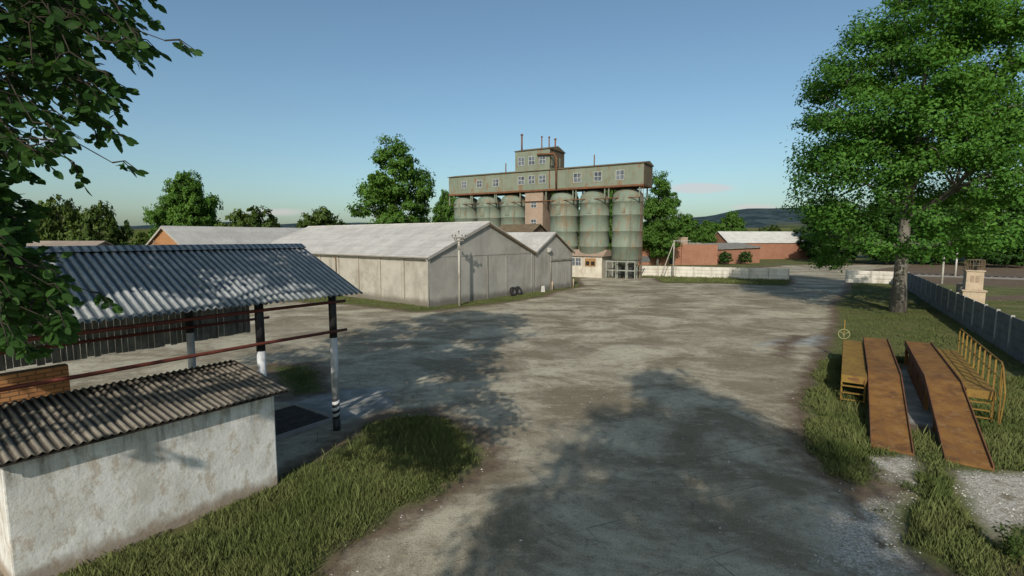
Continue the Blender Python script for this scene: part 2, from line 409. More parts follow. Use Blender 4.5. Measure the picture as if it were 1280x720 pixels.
DIRT = [[(5.8, 8.2), (8.8, 8.0), (9.8, 10.4), (8.6, 12.4), (7.6, 12.0), (7.0, 9.8)], [(-4.4, 8.0), (-3.0, 8.4), (-1.6, 11.0), (-.1, 12.6), (-.5, 13.2), (-2.6, 10.8)], [(14, 24), (16.0, 27.5), (19.0, 30.5), (17.2, 30.8), (14.8, 28), (13, 25)],
        [(44, 47), (70, 49), (90, 60), (90, 66), (68, 55), (46, 51)], [(51, 66), (60, 60), (110, 72), (150, 92), (150, 126), (95, 116), (60, 88)], [(40, 92), (62, 108), (90, 112), (120, 95), (90, 70), (120, 80), (140, 100), (95, 122), (50, 104)]]

def masks(P):
    sg = -sdist(P, YARD)
    for g in GRASSP: sg = np.maximum(sg, sdist(P, g))
    gr = np.max([sdist(P, g) for g in GRAVEL], 0)
    pa = np.max([sdist(P, g) for g in PALE], 0)
    di = np.max([sdist(P, g) for g in DIRT], 0)
    sg = np.where(di > 0, np.minimum(sg, np.where(P[:, 1] > 44, -di, sg)), sg)
    sg = np.minimum(sg, -sdist(P, PALE[1]) + 0.)
    return sg, gr, pa, di

def build_ground():
    def axis(lo, hi, step, grow, far):
        a = [0.]
        while a[-1] < far: a.append(a[-1] + max(step, grow * max(0, a[-1] - hi)))
        b = [0.]
        while b[-1] > -far: b.append(b[-1] - max(step, grow * max(0, -b[-1] + lo)))
        return np.array(b[:0:-1] + a)
    xs = axis(-14, 18, .3, .03, 3200); ys = axis(0, 22, .28, .03, 3200)
    X, Y = np.meshgrid(xs, ys); P = np.c_[X.ravel(), Y.ravel()]
    sg, gr, pa, di = masks(P)
    nx = len(xs); ny = len(ys)
    Z = np.zeros(len(P))
    Z -= np.clip((np.hypot(P[:, 0], P[:, 1] - 50) - 220) / 500, 0, 1) * 3
    idx = np.arange(nx * ny).reshape(ny, nx)
    q = np.stack([idx[:-1, :-1], idx[:-1, 1:], idx[1:, 1:], idx[1:, :-1]], -1).reshape(-1, 4)
    fc = sg[q].mean(1)
    for name, sel in (('yard', fc < -.6), ('ground', fc >= -.6)):
        f = q[sel]; used, inv = np.unique(f, return_inverse=True); f = inv.reshape(-1, 4)
        me = bpy.data.meshes.new(name)
        me.vertices.add(len(used)); me.vertices.foreach_set('co', np.c_[P[used], Z[used]].astype(np.float32).ravel())
        me.loops.add(f.size); me.loops.foreach_set('vertex_index', f.ravel().astype(np.int32))
        me.polygons.add(len(f)); me.polygons.foreach_set('loop_start', np.arange(0, f.size, 4, dtype=np.int32))
        for an, arr in (('sd_grass', sg), ('sd_gravel', gr), ('sd_pale', pa), ('sd_dirt', di)):
            at = me.attributes.new(an, 'FLOAT', 'POINT'); at.data.foreach_set('value', np.clip(arr[used], -4, 4).astype(np.float32))
        me.update(calc_edges=True)
        tag(link(name, me, M['ground']), kind='structure')
build_ground()

def build_hills():
    rs = [150, 190, 240, 310, 400, 520, 660, 820, 980, 1100, 1250, 1400, 1550, 1700, 1900, 2200]
    na = 360; rng = np.random.default_rng(3)
    ph = rng.uniform(0, 6.28, 12); V = []; Fo = []
    def ss(a, b, x): t = min(1, max(0, (x - a) / (b - a))); return t * t * (3 - 2 * t)
    for r in rs:
        for i in range(na):
            a = 2 * math.pi * i / na            # 0 = +Y, clockwise
            n1 = sum(math.sin(a * kf + ph[j]) / (1 + j * .5) for j, kf in enumerate((3, 5, 9, 14, 23, 37)))
            n2 = sum(math.sin(a * kf + ph[j + 6] + r * .004) for j, kf in enumerate((7, 13, 29, 61)))
            da = (a + math.pi - .45) % (2 * math.pi) - math.pi
            hill = math.exp(-(da / (.085 if da < 0 else .24)) ** 2)
            z = -3.5 + ss(150, 900, r) * 24 + ss(1000, 1650, r) * (30 + 3 * n1 + 40 * hill + 1.6 * n2) + ss(300, 800, r) * 1.2 * n1
            z -= ss(1700, 2200, r) * 40
            V.append((r * math.sin(a), r * math.cos(a), z)); Fo.append(ss(980, 1080, r + 30 * n2))
    F = []
    for j in range(len(rs) - 1):
        for i in range(na):
            F.append((j * na + i, (j + 1) * na + i, (j + 1) * na + (i + 1) % na, j * na + (i + 1) % na))
    me = bpy.data.meshes.new('hills'); me.from_pydata(V, [], F)
    at = me.attributes.new('forest', 'FLOAT', 'POINT'); at.data.foreach_set('value', Fo)
    me.update(); tag(link('hills', me, M['hills'], smooth=True), kind='structure')
build_hills()

# ------------------------------------------------------------------ grass
def blades(rng, P, h0, h1, w, lean=.17):
    """three-cornered blades, bent: two faces each (quad and tip)"""
    n = len(P); a = rng.uniform(0, 2 * math.pi, n); h = rng.uniform(h0, h1, n) * rng.uniform(.6, 1.25, n)
    dx, dy = np.cos(a), np.sin(a); la = rng.uniform(0, 2 * math.pi, n); L = h * rng.uniform(.05, lean * 2, n)
    lx, ly = np.cos(la) * L, np.sin(la) * L
    ww = w * rng.uniform(.6, 1.3, n)
    b0 = np.c_[P[:, 0] - dx * ww, P[:, 1] - dy * ww, np.full(n, -.01)]
    b1 = np.c_[P[:, 0] + dx * ww, P[:, 1] + dy * ww, np.full(n, -.01)]
    m1 = np.c_[P[:, 0] + dx * ww * .7 + lx * .35, P[:, 1] + dy * ww * .7 + ly * .35, h * .6]
    t = np.c_[P[:, 0] + lx, P[:, 1] + ly, h]
    return np.stack([b0, b1, m1, t], 1).reshape(-1, 3)
def vnoise(P, s, seed):
    """cheap smooth value noise"""
    r = np.random.default_rng(seed).random((64, 64)); q = P / s; i = np.floor(q).astype(int); f = q - i; f = f * f * (3 - 2 * f)
    g = lambda a, b: r[(i[:, 0] + a) % 64, (i[:, 1] + b) % 64]
    return (g(0, 0) * (1 - f[:, 0]) + g(1, 0) * f[:, 0]) * (1 - f[:, 1]) + (g(0, 1) * (1 - f[:, 0]) + g(1, 1) * f[:, 0]) * f[:, 1]
def in_view(P, m=2.):
    return (P[:, 1] > 4) & (np.abs(P[:, 0]) < P[:, 1] * 1.12 + m)
def build_grass():
    rng = np.random.default_rng(11)
    parts = []; nrms = []
    def field(x0, x1, y0, y1, dens, h0, h1, w, thr=.05, seed=1, keep=None):
        n = int((x1 - x0) * (y1 - y0) * dens); P = np.c_[rng.uniform(x0, x1, n), rng.uniform(y0, y1, n)]
        P = P[in_view(P)]
        sg, gr, pa, di = masks(P)
        nz = vnoise(P, 1.1, seed) + .5 * vnoise(P, .35, seed + 9)
        ok = (sg + (nz - .68) * 1.3 > thr) & (rng.random(len(P)) < np.clip(.15 + nz, 0, 1) * np.clip((sg + .45) / 1.15, .07, 1) ** 1.3) & (gr < .1)
        if keep is not None: ok &= keep(P)
        P = P[ok]; nz = nz[ok]
        B = blades(rng, P, h0, h1, w).reshape(-1, 4, 3)
        sc = np.clip(.3 + .7 * nz, .3, 1.3) * np.clip(.5 + .9 * sg[ok], .3, 1.05)
        B[:, :, 2] *= sc[:, None]
        parts.append(B)
        q = rng.normal(size=(len(B), 3)) * .28 + np.array([0, -.12, 1.]); q /= np.linalg.norm(q, axis=1, keepdims=True); nrms.append(np.repeat(q, 4, 0))
    def offramp(P):
        th = R(-33.9); dx = P[:, 0] - 10.31; dy = P[:, 1] - 13.83
        lx = dx * math.cos(th) + dy * math.sin(th); ly = -dx * math.sin(th) + dy * math.cos(th)
        ramp = (ly > -.15) & (ly < 12.6) & (((lx > -.05) & (lx < 1.02)) | ((lx > 1.57) & (lx < 2.65)) | ((ly > 1.6) & (lx > 0) & (lx < 2.6)))
        return ~ramp
    field(-10, 0, 5, 17.5, 5200, .09, .23, .003, .0, 2)
    field(-12, -7, 18, 24, 900, .07, .17, .007, .0, 3)
    field(6, 21, 5, 24, 3300, .11, .28, .0036, .0, 4, offramp)
    field(10, 36, 22, 45, 170, .05, .14, .012, .1, 5, lambda P: offramp(P) & (P[:, 0] < 24 + .62 * (P[:, 1] - 22.3) + .2))
    field(24, 50, 44, 66, 40, .06, .16, .022, .2, 6)
    field(-20, 9, 40, 62, 120, .06, .18, .016, .05, 7)
    field(15, 42, 58, 80, 40, .14, .34, .03, .05, 8)
    field(-10, 0, 5, 17.5, 50, .25, .42, .003, .1, 12)
    field(6, 21, 5, 24, 50, .26, .45, .0035, .1, 14, offramp)
    field(-8, 12, 6, 30, 220, .03, .10, .004, -1.1, 15, offramp)
    V = np.concatenate(parts).reshape(-1, 3)
    me = quads_mesh('grass', V, 4)
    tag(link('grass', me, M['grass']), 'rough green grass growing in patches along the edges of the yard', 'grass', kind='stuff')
build_grass()
def build_stones():
    rng = np.random.default_rng(17); n = 60000
    P = np.c_[rng.uniform(-7, 15, n), rng.uniform(6, 26, n)]
    sg, gr, pa, di = masks(P); nz = vnoise(P, .8, 21) + .4 * vnoise(P, .25, 22)
    pr = np.where(gr + (nz - .7) * .9 > 0, .75, .012 + .03 * np.clip(sg + 1.2, 0, 1))
    P = P[(rng.random(n) < pr * np.clip(nz, 0, 1)) & (sg < .3)]; n = len(P)
    sz = rng.uniform(.008, .028, n) * rng.uniform(.7, 1.3, n)
    d = np.array([(1, 0, 0), (0, 1, 0), (-1, 0, 0), (0, -1, 0), (0, 0, 1), (0, 0, -1)], float)
    V = d[None] * sz[:, None, None] * rng.uniform(.6, 1.3, (n, 6, 1)) + rng.normal(size=(n, 6, 3)) * sz[:, None, None] * .22
    V[:, :, 2] *= .6; V += np.c_[P, sz * .25][:, None]
    tri = np.array([(0, 1, 4), (1, 2, 4), (2, 3, 4), (3, 0, 4), (1, 0, 5), (2, 1, 5), (3, 2, 5), (0, 3, 5)])
    F = V[:, tri].reshape(-1, 3)
    k = N('crushed_stone')
    c = k.mix(k.rmp(k.noise(9, 3), .35, .65), (.52, .50, .46), (.24, .215, .18))
    tag(link('gravel', quads_mesh('gravel', F, 3), k.done(c, .9)), 'crushed white stone scattered over the earth before the ramps', 'gravel', kind='stuff')
build_stones()

# ------------------------------------------------------------------ trees
def rand_dir(rng, n):
    v = rng.normal(size=(n, 3)); return v / np.linalg.norm(v, axis=1, keepdims=True)
def leaf_quads(rng, C, Nn, size, asp=.62):
    """diamond leaves at points C facing Nn"""
    n = len(C); t = rand_dir(rng, n); u = np.cross(Nn, t); u /= np.linalg.norm(u, axis=1, keepdims=True) + 1e-9
    w = np.cross(Nn, u); s = size * rng.uniform(.6, 1.35, n)[:, None]
    fold = Nn * s * .18
    a = C - u * s * .5; b = C + w * s * asp * .5 + fold; c = C + u * s * .5; d = C - w * s * asp * .5 + fold
    return np.stack([a, d, c, b], 1)
def make_tree(seed, H, prof, trunk_r, fork, nclump, nleaf, clump_r, leaf, shell=.5, lean=(0, 0), gapz=None):
    """returns (trunk MB, crown vertices); prof = [(z, radius)] outline of the crown"""
    rng = np.random.default_rng(seed); rnd = random.Random(seed)
    zs = np.array([p[0] for p in prof]); rr = np.array([p[1] for p in prof])
    wgt = np.maximum(rr, .3) ** 1.3
    def ctr(z): return Vector((lean[0] * z / H, lean[1] * z / H, 0))
    mb = MB(); clumps = []
    # outline made uneven: radius varies by direction
    pha = rng.uniform(0, 6.28, 4)
    tries = 0
    while len(clumps) < nclump and tries < nclump * 40:
        tries += 1
        z = rng.uniform(zs[0], zs[-1]); r = np.interp(z, zs, rr)
        if rng.random() > r / rr.max(): continue
        a = rng.uniform(0, 2 * math.pi)
        wob = 1 + .10 * math.sin(2 * a + pha[0] + z * .3) + .10 * math.sin(3 * a + pha[1] - z * .4)
        k = shell + (1 - shell) * math.sqrt(rng.random())
        if r > 0 and rng.random() < .12: k = rng.uniform(.1, shell)
        cr = clump_r * rng.uniform(.6, 1.3)
        rad = max(0, r * wob * k - cr * .55)
        p = Vector((math.cos(a) * rad, math.sin(a) * rad, z)) + ctr(z)
        if gapz and z < gapz[0] and rad < gapz[1]: continue
        if any((p - q).length < .62 * (cr + c2) * .8 for q, c2 in clumps) and tries < nclump * 25: continue
        clumps.append((p, cr))
    # trunk
    n = 9; tp = []; tr = []
    for i in range(n + 1):
        t = i / n; z = -0.15 + t * (H * .9)
        w = H * .012
        tp.append((ctr(z).x + w * math.sin(t * 5 + pha[2]) * t, ctr(z).y + w * math.sin(t * 4 + pha[3]) * t, z))
        flare = 1 + .22 * max(0, 1 - z / (H * .06)) ** 2
        tr.append(trunk_r * flare * (1 - t) ** .8 + .02)
    mb.tube(tp, tr, 12)
    def at(z):
        for i in range(n):
            if tp[i][2] <= z <= tp[i + 1][2]:
                f = (z - tp[i][2]) / (tp[i + 1][2] - tp[i][2]); return Vector(tp[i]).lerp(Vector(tp[i + 1]), f), tr[i] * (1 - f) + tr[i + 1] * f
        return Vector(tp[-1]), tr[-1]
    # limbs: clumps are gathered into bearings, each limb serves several
    groups = {}
    for p, cr in clumps:
        a = math.atan2(p.y - ctr(p.z).y, p.x - ctr(p.z).x)
        groups.setdefault((int((a + math.pi) / (2 * math.pi) * 6) % 6, int((p.z - zs[0]) / max(1e-3, (zs[-1] - zs[0])) * 4)), []).append((p, cr))
    for key, g in groups.items():
        cen = sum((p for p, _ in g), Vector()) / len(g)
        z0 = max(fork * rnd.uniform(.9, 1.15), min(H * .82, cen.z - (cen - ctr(cen.z)).xy.length * rnd.uniform(.45, .85)))
        b, br = at(z0); hub = b.lerp(cen, .6); hub.z -= .04 * (cen - b).length
        r0 = min(br * .62, trunk_r * .5)
        m1 = b.lerp(hub, .5) + Vector((rnd.uniform(-.3, .3), rnd.uniform(-.3, .3), -.12 * (hub - b).length * .4))
        mb.tube([b, m1, hub], [r0, r0 * .72, r0 * .5], 7, False)
        for p, cr in g:
            mm = hub.lerp(p, .5) + Vector((rnd.uniform(-.4, .4), rnd.uniform(-.4, .4), rnd.uniform(-.1, .4))) * .6
            mb.tube([hub, mm, p], [r0 * .45, r0 * .26, r0 * .1 + .008], 5, False)
            for _ in range(3):
                d = Vector(rand_dir(rng, 1)[0]) * cr * .8; d.z = abs(d.z) * .7
                mb.tube([mm.lerp(p, .6), p + d * .6 + Vector((0, 0, -.1)), p + d], [r0 * .12 + .006, r0 * .08 + .005, .004], 4, False)
    # leaves: each clump is a bunch of smaller sprays
    out = []; nrm = []; mid = np.array([lean[0] * .5, lean[1] * .5, zs[0] + (zs[-1] - zs[0]) * .42])
    for p, cr in clumps:
        m = int(nleaf * (cr / clump_r) ** 2); ns = max(6, m // 26)
        d = rand_dir(rng, ns); d[:, 2] = np.where(d[:, 2] < -.25, d[:, 2] * .45, d[:, 2])
        sc = np.array([1, 1, .85]) * cr
        S = np.array(p) + d * sc * (rng.random(ns)[:, None] ** .45)
        which = rng.integers(0, ns, m)
        off = rng.normal(size=(m, 3)) * cr * .16 * np.array([1, 1, .8])
        C = S[which] + off
        Nn = (C - np.array(p)) / cr * .8 + np.array([0, 0, .55]) + rng.normal(size=(m, 3)) * .55
        Nn /= np.linalg.norm(Nn, axis=1, keepdims=True)
        out.append(leaf_quads(rng, C, Nn, leaf))
        o1 = (C - np.array(p)) / cr; o2 = C - mid; o2 /= np.linalg.norm(o2, axis=1, keepdims=True) + 1e-6
        sn = o1 * .7 + o2 * .5 + np.array([0, 0, .3]) + Nn * .45; sn /= np.linalg.norm(sn, axis=1, keepdims=True) + 1e-6
        nrm.append(np.repeat(sn, 4, 0))
    make_tree.normals = np.concatenate(nrm)
    return mb, np.concatenate(out).reshape(-1, 3)
def tree_obj(name, loc, rz, label, cat, leafm, group=None, **kw):
    mb, V = make_tree(**kw)
    root = empty(name, loc, rz, label, cat, group)
    mb.build('trunk', M['bark'], root, True)
    link('crown', quads_mesh('crown', V, 4, make_tree.normals), leafm, root)
    return root

# the large tree on the lawn
tree_obj('broadleaf_tree', (31.25, 40.06, 0), 0.4, 'huge broadleaf tree with thick grey trunk on the shady lawn beside the concrete fence', 'tree', M['leaf_oak'],
         seed=21, H=25.5, prof=[(3.0, 6.4), (5.0, 7.4), (8, 7.8), (12, 8.3), (16, 8.2), (19.5, 7.3), (22.5, 5.6), (25.3, 2.2)], trunk_r=.49, fork=5.2,
         nclump=104, nleaf=1500, clump_r=2.4, leaf=.26, shell=.55, lean=(1.3, .2), gapz=(11.5, 5.8))
# the tree behind the viewpoint whose shadow lies on the foreground
tree_obj('broadleaf_tree', (-1.7, -13.8, 0), 0.0, 'tall broadleaf tree behind the viewpoint whose shadow covers the near yard', 'tree', M['leaf_oak'],
         seed=5, H=20.5, prof=[(8.0, 2.6), (9.5, 3.6), (12, 4.3), (15, 4.3), (18, 3.7), (20.5, 2.0)], trunk_r=.4, fork=5.5,
         nclump=46, nleaf=760, clump_r=1.5, leaf=.28, shell=.45)

def near_tree():
    root = empty('broadleaf_tree', (-11.0, 3.8, 0), 0, 'dark broadleaf tree reaching into view at the left edge with large pointed leaves', 'tree')
    mb, V = make_tree(seed=9, H=21.5, prof=[(7.6, 4.0), (9, 5.8), (12, 6.8), (16, 6.4), (19, 4.6), (21.3, 1.6)], trunk_r=.36, fork=4.5, nclump=80, nleaf=420, clump_r=1.5, leaf=.30, shell=.45)
    # keep the loose crown clear of the view, the near side is made of real twigs below
    V = V.reshape(-1, 4, 3); w = V.mean(1) + np.array([-11.0, 3.8, 0])
    V = V[~((w[:, 1] > .3) & (w[:, 0] > -1.0 * w[:, 1] - 1.0) & (w[:, 2] < 12.5))].reshape(-1, 3)
    w = V.reshape(-1, 4, 3).mean(1); V = V.reshape(-1, 4, 3)[(w[:, 2] > 11.5) | (np.random.default_rng(2).random(len(w)) < .45)].reshape(-1, 3)
    # thin the boughs between the sun and the hut so its wall is dappled
    V = V.reshape(-1, 4, 3); w = V.mean(1) + np.array([-11.0, 3.8, 0]); nn_ = np.array([.809, -.588])
    Ls = ((np.array([-5.67, 11.59]) - w[:, :2]) @ nn_) / (np.array(TRAVEL) @ nn_)
    hit = w[:, :2] + Ls[:, None] * np.array(TRAVEL); tt = -((hit - np.array([-5.67, 11.59])) @ np.array([.588, .809])); zz = w[:, 2] - Ls * math.tan(R(SUN_EL))
    on = (tt > -.8) & (tt < 5.6) & (zz > -.3) & (zz < 3.4) & (Ls > 0)
    V = V[~(on & (vnoise(np.c_[tt, zz] + 20, .75, 33) < .5))].reshape(-1, 3)
    rng = np.random.default_rng(4); rnd = random.Random(4)
    # branches sweeping towards the viewer: start, end
    # where the loose edge of the crown runs: (height over depth, how far right over depth)
    edge = [(.50, -.64), (.40, -.66), (.33, -.72), (.235, -.71), (.18, -.80), (.09, -.925), (.02, -.945), (-.04, -.875), (-.11, -.86), (-.165, -.885), (-.21, -.98)]
    ev = np.array([e[0] for e in edge][::-1]); eu = np.array([e[1] for e in edge][::-1])
    br = [((-7.5, 3, 7.6), (-2.48, 3.75, 7.52)), ((-7.5, 3.2, 6.2), (-3.42, 3.95, 5.72)), ((-7.5, 3.2, 7.0), (-2.8, 3.7, 6.68))]
    while len(br) < 205:
        y = rnd.uniform(3.3, 5.6); vv = rnd.uniform(-.19, .52) if rnd.random() < .7 else rnd.uniform(-.19, .1); u0 = float(np.interp(vv, ev, eu)) - .055
        uu = u0 - abs(rnd.gauss(0, .11)) if rnd.random() < .6 else rnd.uniform(-1.15, u0)
        zt = 6 + vv * y; br.append(((uu * y - rnd.uniform(1.2, 2.6), y + rnd.uniform(-1, 1), zt + rnd.uniform(.2, 1.7)), (uu * y, y, zt)))
    O = Vector((-11.0, 3.8, 0)); L = []; tw = MB()
    def leaf(c, d, n, s):
        d = d.normalized(); sd = n.cross(d).normalized(); n2 = d.cross(sd)
        prof = [(0, 0), (.2, .22), (.48, .30), (.78, .20), (1.0, 0)]
        l = [c + d * (t * s) + sd * (w * s) + n2 * (-.12 * s * t * t + .10 * w * s) for t, w in prof]
        r = [c + d * (t * s) - sd * (w * s) + n2 * (-.12 * s * t * t + .10 * w * s) for t, w in prof[1:-1]]
        L.append(l + r[::-1])
    for a, b in br:
        a, b = Vector(a), Vector(b); n = 13; pts = []
        for i in range(n + 1):
            t = i / n; p = a.lerp(b, t); p.z += .25 * math.sin(t * 3) - .15 * t * t; p += Vector((rnd.uniform(-.06, .06), rnd.uniform(-.06, .06), rnd.uniform(-.05, .05)))
            pts.append(p)
        tw.tube([p - O for p in pts], [.013 * (1 - .85 * i / n) + .0015 for i in range(n + 1)], 6, False)
        for i in range(8, n + 1):
            for _ in range(2):
                t = i / n
                d = Vector((rnd.uniform(-.5, .7), rnd.uniform(-.8, .8), rnd.uniform(-.8, .5))); ln = rnd.uniform(.16, .34) * (1.15 - .45 * t)
                if t == 1: d = (b - a).normalized() + Vector((rnd.uniform(-.3, .3), rnd.uniform(-.4, .4), rnd.uniform(-.5, .2)))
                d.normalize(); q0 = pts[i]; q1 = q0 + d * ln; q1.z -= .1 * ln; qm = q0.lerp(q1, .5) + Vector((0, 0, .04))
                tw.tube([q0 - O, qm - O, q1 - O], [.006, .0045, .002], 4, False)
                m = rnd.randint(5, 8)
                for j in range(m):
                    f = .25 + .75 * j / (m - 1); c = q0.lerp(q1, f); sidev = d.cross(Vector((0, 0, 1)))
                    if sidev.length < .1: sidev = Vector((1, 0, 0))
                    sidev.normalize(); sg = 1 if j % 2 else -1
                    ld = d * .55 + sidev * sg * .9 + Vector((rnd.uniform(-.25, .25), rnd.uniform(-.25, .25), rnd.uniform(-.5, .1)))
                    if j == m - 1: ld = d + Vector((0, 0, -.15))
                    nn = Vector((rnd.gauss(.25, .7), rnd.gauss(-.75, .6), rnd.gauss(.55, .6))).normalized()
                    leaf(c - O, ld, nn, rnd.uniform(.06, .115))
    mb.build('trunk', M['bark'], root, True); tw.build('twigs', M['twig'], root, True)
    cr = link('crown', quads_mesh('crown', V, 4), M['leaf_near'], root)
    vs = [tuple(p) for l in L for p in l]
    link('leaves', quads_mesh('leaves', np.array(vs), 8), M['leaf_near'], root)
near_tree()

# trees in the distance: a few crown shapes, every tree its own object
PROTO = {}
KN = {'r': 'round', 't': 'tall', 's': 'shrub', 'f': 'forest', 'b': 'bush'}
def proto(kind):
    if kind in PROTO: return copy_tree(PROTO[kind])
    spec = {'round': dict(seed=31, H=14, prof=[(2, 3.2), (4, 5.4), (7, 6.2), (10, 5.2), (12.5, 3.2), (13.8, 1.2)], trunk_r=.3, fork=2.4, nclump=85, nleaf=520, clump_r=1.75, leaf=.46, shell=.4),
            'tall': dict(seed=36, H=18, prof=[(2.2, 4.0), (5, 5.4), (8, 5.8), (12, 5.6), (15, 4.4), (17, 2.6), (17.9, 1.2)], trunk_r=.34, fork=3, nclump=46, nleaf=900, clump_r=2.1, leaf=.42, shell=.5),
            'shrub': dict(seed=44, H=8, prof=[(.6, 4.6), (2, 6.0), (4, 5.8), (6, 4.2), (7.6, 1.8)], trunk_r=.16, fork=.6, nclump=75, nleaf=360, clump_r=1.4, leaf=.42, shell=.3),
            'forest': dict(seed=52, H=16, prof=[(.8, 3.6), (3, 5.4), (7, 6.4), (11, 5.8), (14, 3.8), (15.8, 1.6)], trunk_r=.3, fork=2.4, nclump=85, nleaf=500, clump_r=1.85, leaf=.5, shell=.4),
            'bush': dict(seed=61, H=2.9, prof=[(.2, 1.0), (.8, 1.5), (1.5, 1.65), (2.2, 1.3), (2.8, .6)], trunk_r=.07, fork=.3, nclump=26, nleaf=120, clump_r=.55, leaf=.26, shell=.4)}[KN[kind[0]]]
    leafm = {'m': M['leaf_mid'], 'd': M['leaf_dark'], 'o': M['leaf_olive']}[kind[1]]
    mb, V = make_tree(**spec)
    r = empty('tree', (0, 0, 0), 0, 'x', 'tree')
    mb.build('trunk', M['bark'], r, True); link('crown', quads_mesh('crown', V, 4, make_tree.normals), leafm, r)
    PROTO[kind] = r
    return r
HT = {'round': 14, 'tall': 18, 'shrub': 8, 'forest': 16, 'bush': 2.9}
WD = {'round': 6.2, 'tall': 5.6, 'shrub': 6.0, 'forest': 6.4, 'bush': 1.6}
def place(kind, x, y, h, w, rz, name, label, cat, group=None):
    r = proto(kind); r.name = name; r.location = (x, y, 0); r.rotation_euler = (0, 0, rz)
    s = w / (2 * WD[KN[kind[0]]]); r.scale = (s, s, h / HT[KN[kind[0]]])
    for k_ in ('group',):
        if k_ in r: del r[k_]
    tag(r, label, cat, group)
GB = 'trees on the skyline behind the farm'
for t in [
    ('rm', -71, 110, 20.2, 12.0, .3, 'tree', 'round bright green tree above the long barn roof at left', 'tree', GB),
    ('so', -57.5, 112, 12.6, 15.5, .9, 'shrub_tree', 'low spreading tree just right of the round bright tree behind the barn', 'tree', GB),
    ('so', -43, 114, 12.6, 15.0, 2.2, 'shrub_tree', 'small dark bushy tree behind the left end of the grey warehouse roof', 'tree', GB),
    ('tm', -22.0, 95, 22.6, 13.0, 1.0, 'tree', 'tall tree with sky gaps in its crown standing behind the big warehouse', 'tree', GB),
    ('so', -65, 72, 11.6, 9.5, 0, 'shrub_tree', 'olive bushy tree behind the brown roof, the left of two', 'tree', GB),
    ('so', -60.5, 74, 11.0, 8.6, 1.9, 'shrub_tree', 'olive bushy tree behind the brown roof, the right of two', 'tree', GB),
    ('rm', -15.2, 122, 17.2, 9.0, 2.0, 'tree', 'green tree peeping out left of the leftmost silo', 'tree', GB),
    ('rm', 12.0, 118, 19.0, 9.0, 4.0, 'tree', 'dark tree seen through the gap between the middle silos', 'tree', GB),
    ('rm', 22.5, 116, 18.6, 8.0, 5.0, 'tree', 'tree seen in the narrow gap between the two nearest silos', 'tree', GB),
    ('tm', 31.5, 108, 18.2, 9.0, 2.6, 'tree', 'tall bright tree rising right beside the nearest silo', 'tree', GB),
    ('rm', 48.5, 140, 12.5, 9.0, .5, 'tree', 'small tree behind the brick ruin, left of the hill', 'tree', GB),
    ('rm', 58.0, 148, 11.0, 8.5, 1.5, 'tree', 'low tree behind the broken brick parapet in front of the hill', 'tree', GB),
    ('rm', 69.0, 158, 14.0, 9.5, 3.5, 'tree', 'dark round tree at the left end of the pale roofed barn', 'tree', GB),
    ('so', 98.0, 190, 10.5, 14.0, .5, 'shrub_tree', 'low green trees of the copse above the pale barn roof', 'tree', GB),
    ('so', -84, 118, 7.6, 13, .7, 'shrub', 'field shrub at the foot of the round bright tree beside the barn gable', 'shrub', GB),
    ('so', -93, 132, 7.0, 14, 2.7, 'shrub', 'field shrub in the open field left of the barn gable', 'shrub', GB)]:
    place(*t)
GF = 'trees at the edge of the wood on the right'
fd = [(95, 148, 17, 15), (86, 138, 14, 13), (77, 120, 15, 13), (84, 112, 14, 13), (92, 112, 15, 14), (103, 118, 17, 15), (113, 124, 17.5, 16), (122, 122, 18, 16), (131, 126, 19, 17), (140, 130, 20, 17), (99, 100, 11, 10), (112, 104, 12, 11), (128, 108, 13, 12), (150, 126, 19, 17), (107, 140, 19, 16)]
fl = ['dark tree at the left end of the wood, partly behind the huge tree crown', 'dark tree beyond the gate road, left of the huge tree trunk', 'low dark tree behind the white fence left of the huge trunk', 'dark wood edge tree directly behind the huge trunk', 'dark wood edge tree just right of the huge trunk',
      'wood edge tree above the leaning poles', 'wood edge tree behind the right hand leaning pole', 'wood edge tree above the pinkish pillar', 'wood edge tree right of the pinkish pillar', 'tall wood edge tree near the right picture edge',
      'low undergrowth tree behind the leaning poles', 'low undergrowth tree behind the caged pillar top', 'low undergrowth tree beside the gravel lot', 'rightmost tree of the dark wood', 'back row tree of the wood behind the leaning poles']
for i, ((x, y, h, w), lb) in enumerate(zip(fd, fl)):
    place(('fm' if i in (5, 6) else 'fd'), x, y, h, w, i * 1.7, 'tree', lb, 'tree', GF)
for (x, y, h, w), lb in zip([(40.2, 112, 2.9, 3.4), (47.6, 112, 2.8, 3.5), (52.6, 113, 2.9, 3.3)],
                            ['round clipped bush in front of the brick wall by the leaning pole', 'round bush in front of the brick wall, middle one of three', 'round bush in front of the brick barn, rightmost of three']):
    place('bd', x, y, h, w, x, 'bush', lb, 'bush', 'round bushes behind the white fence')

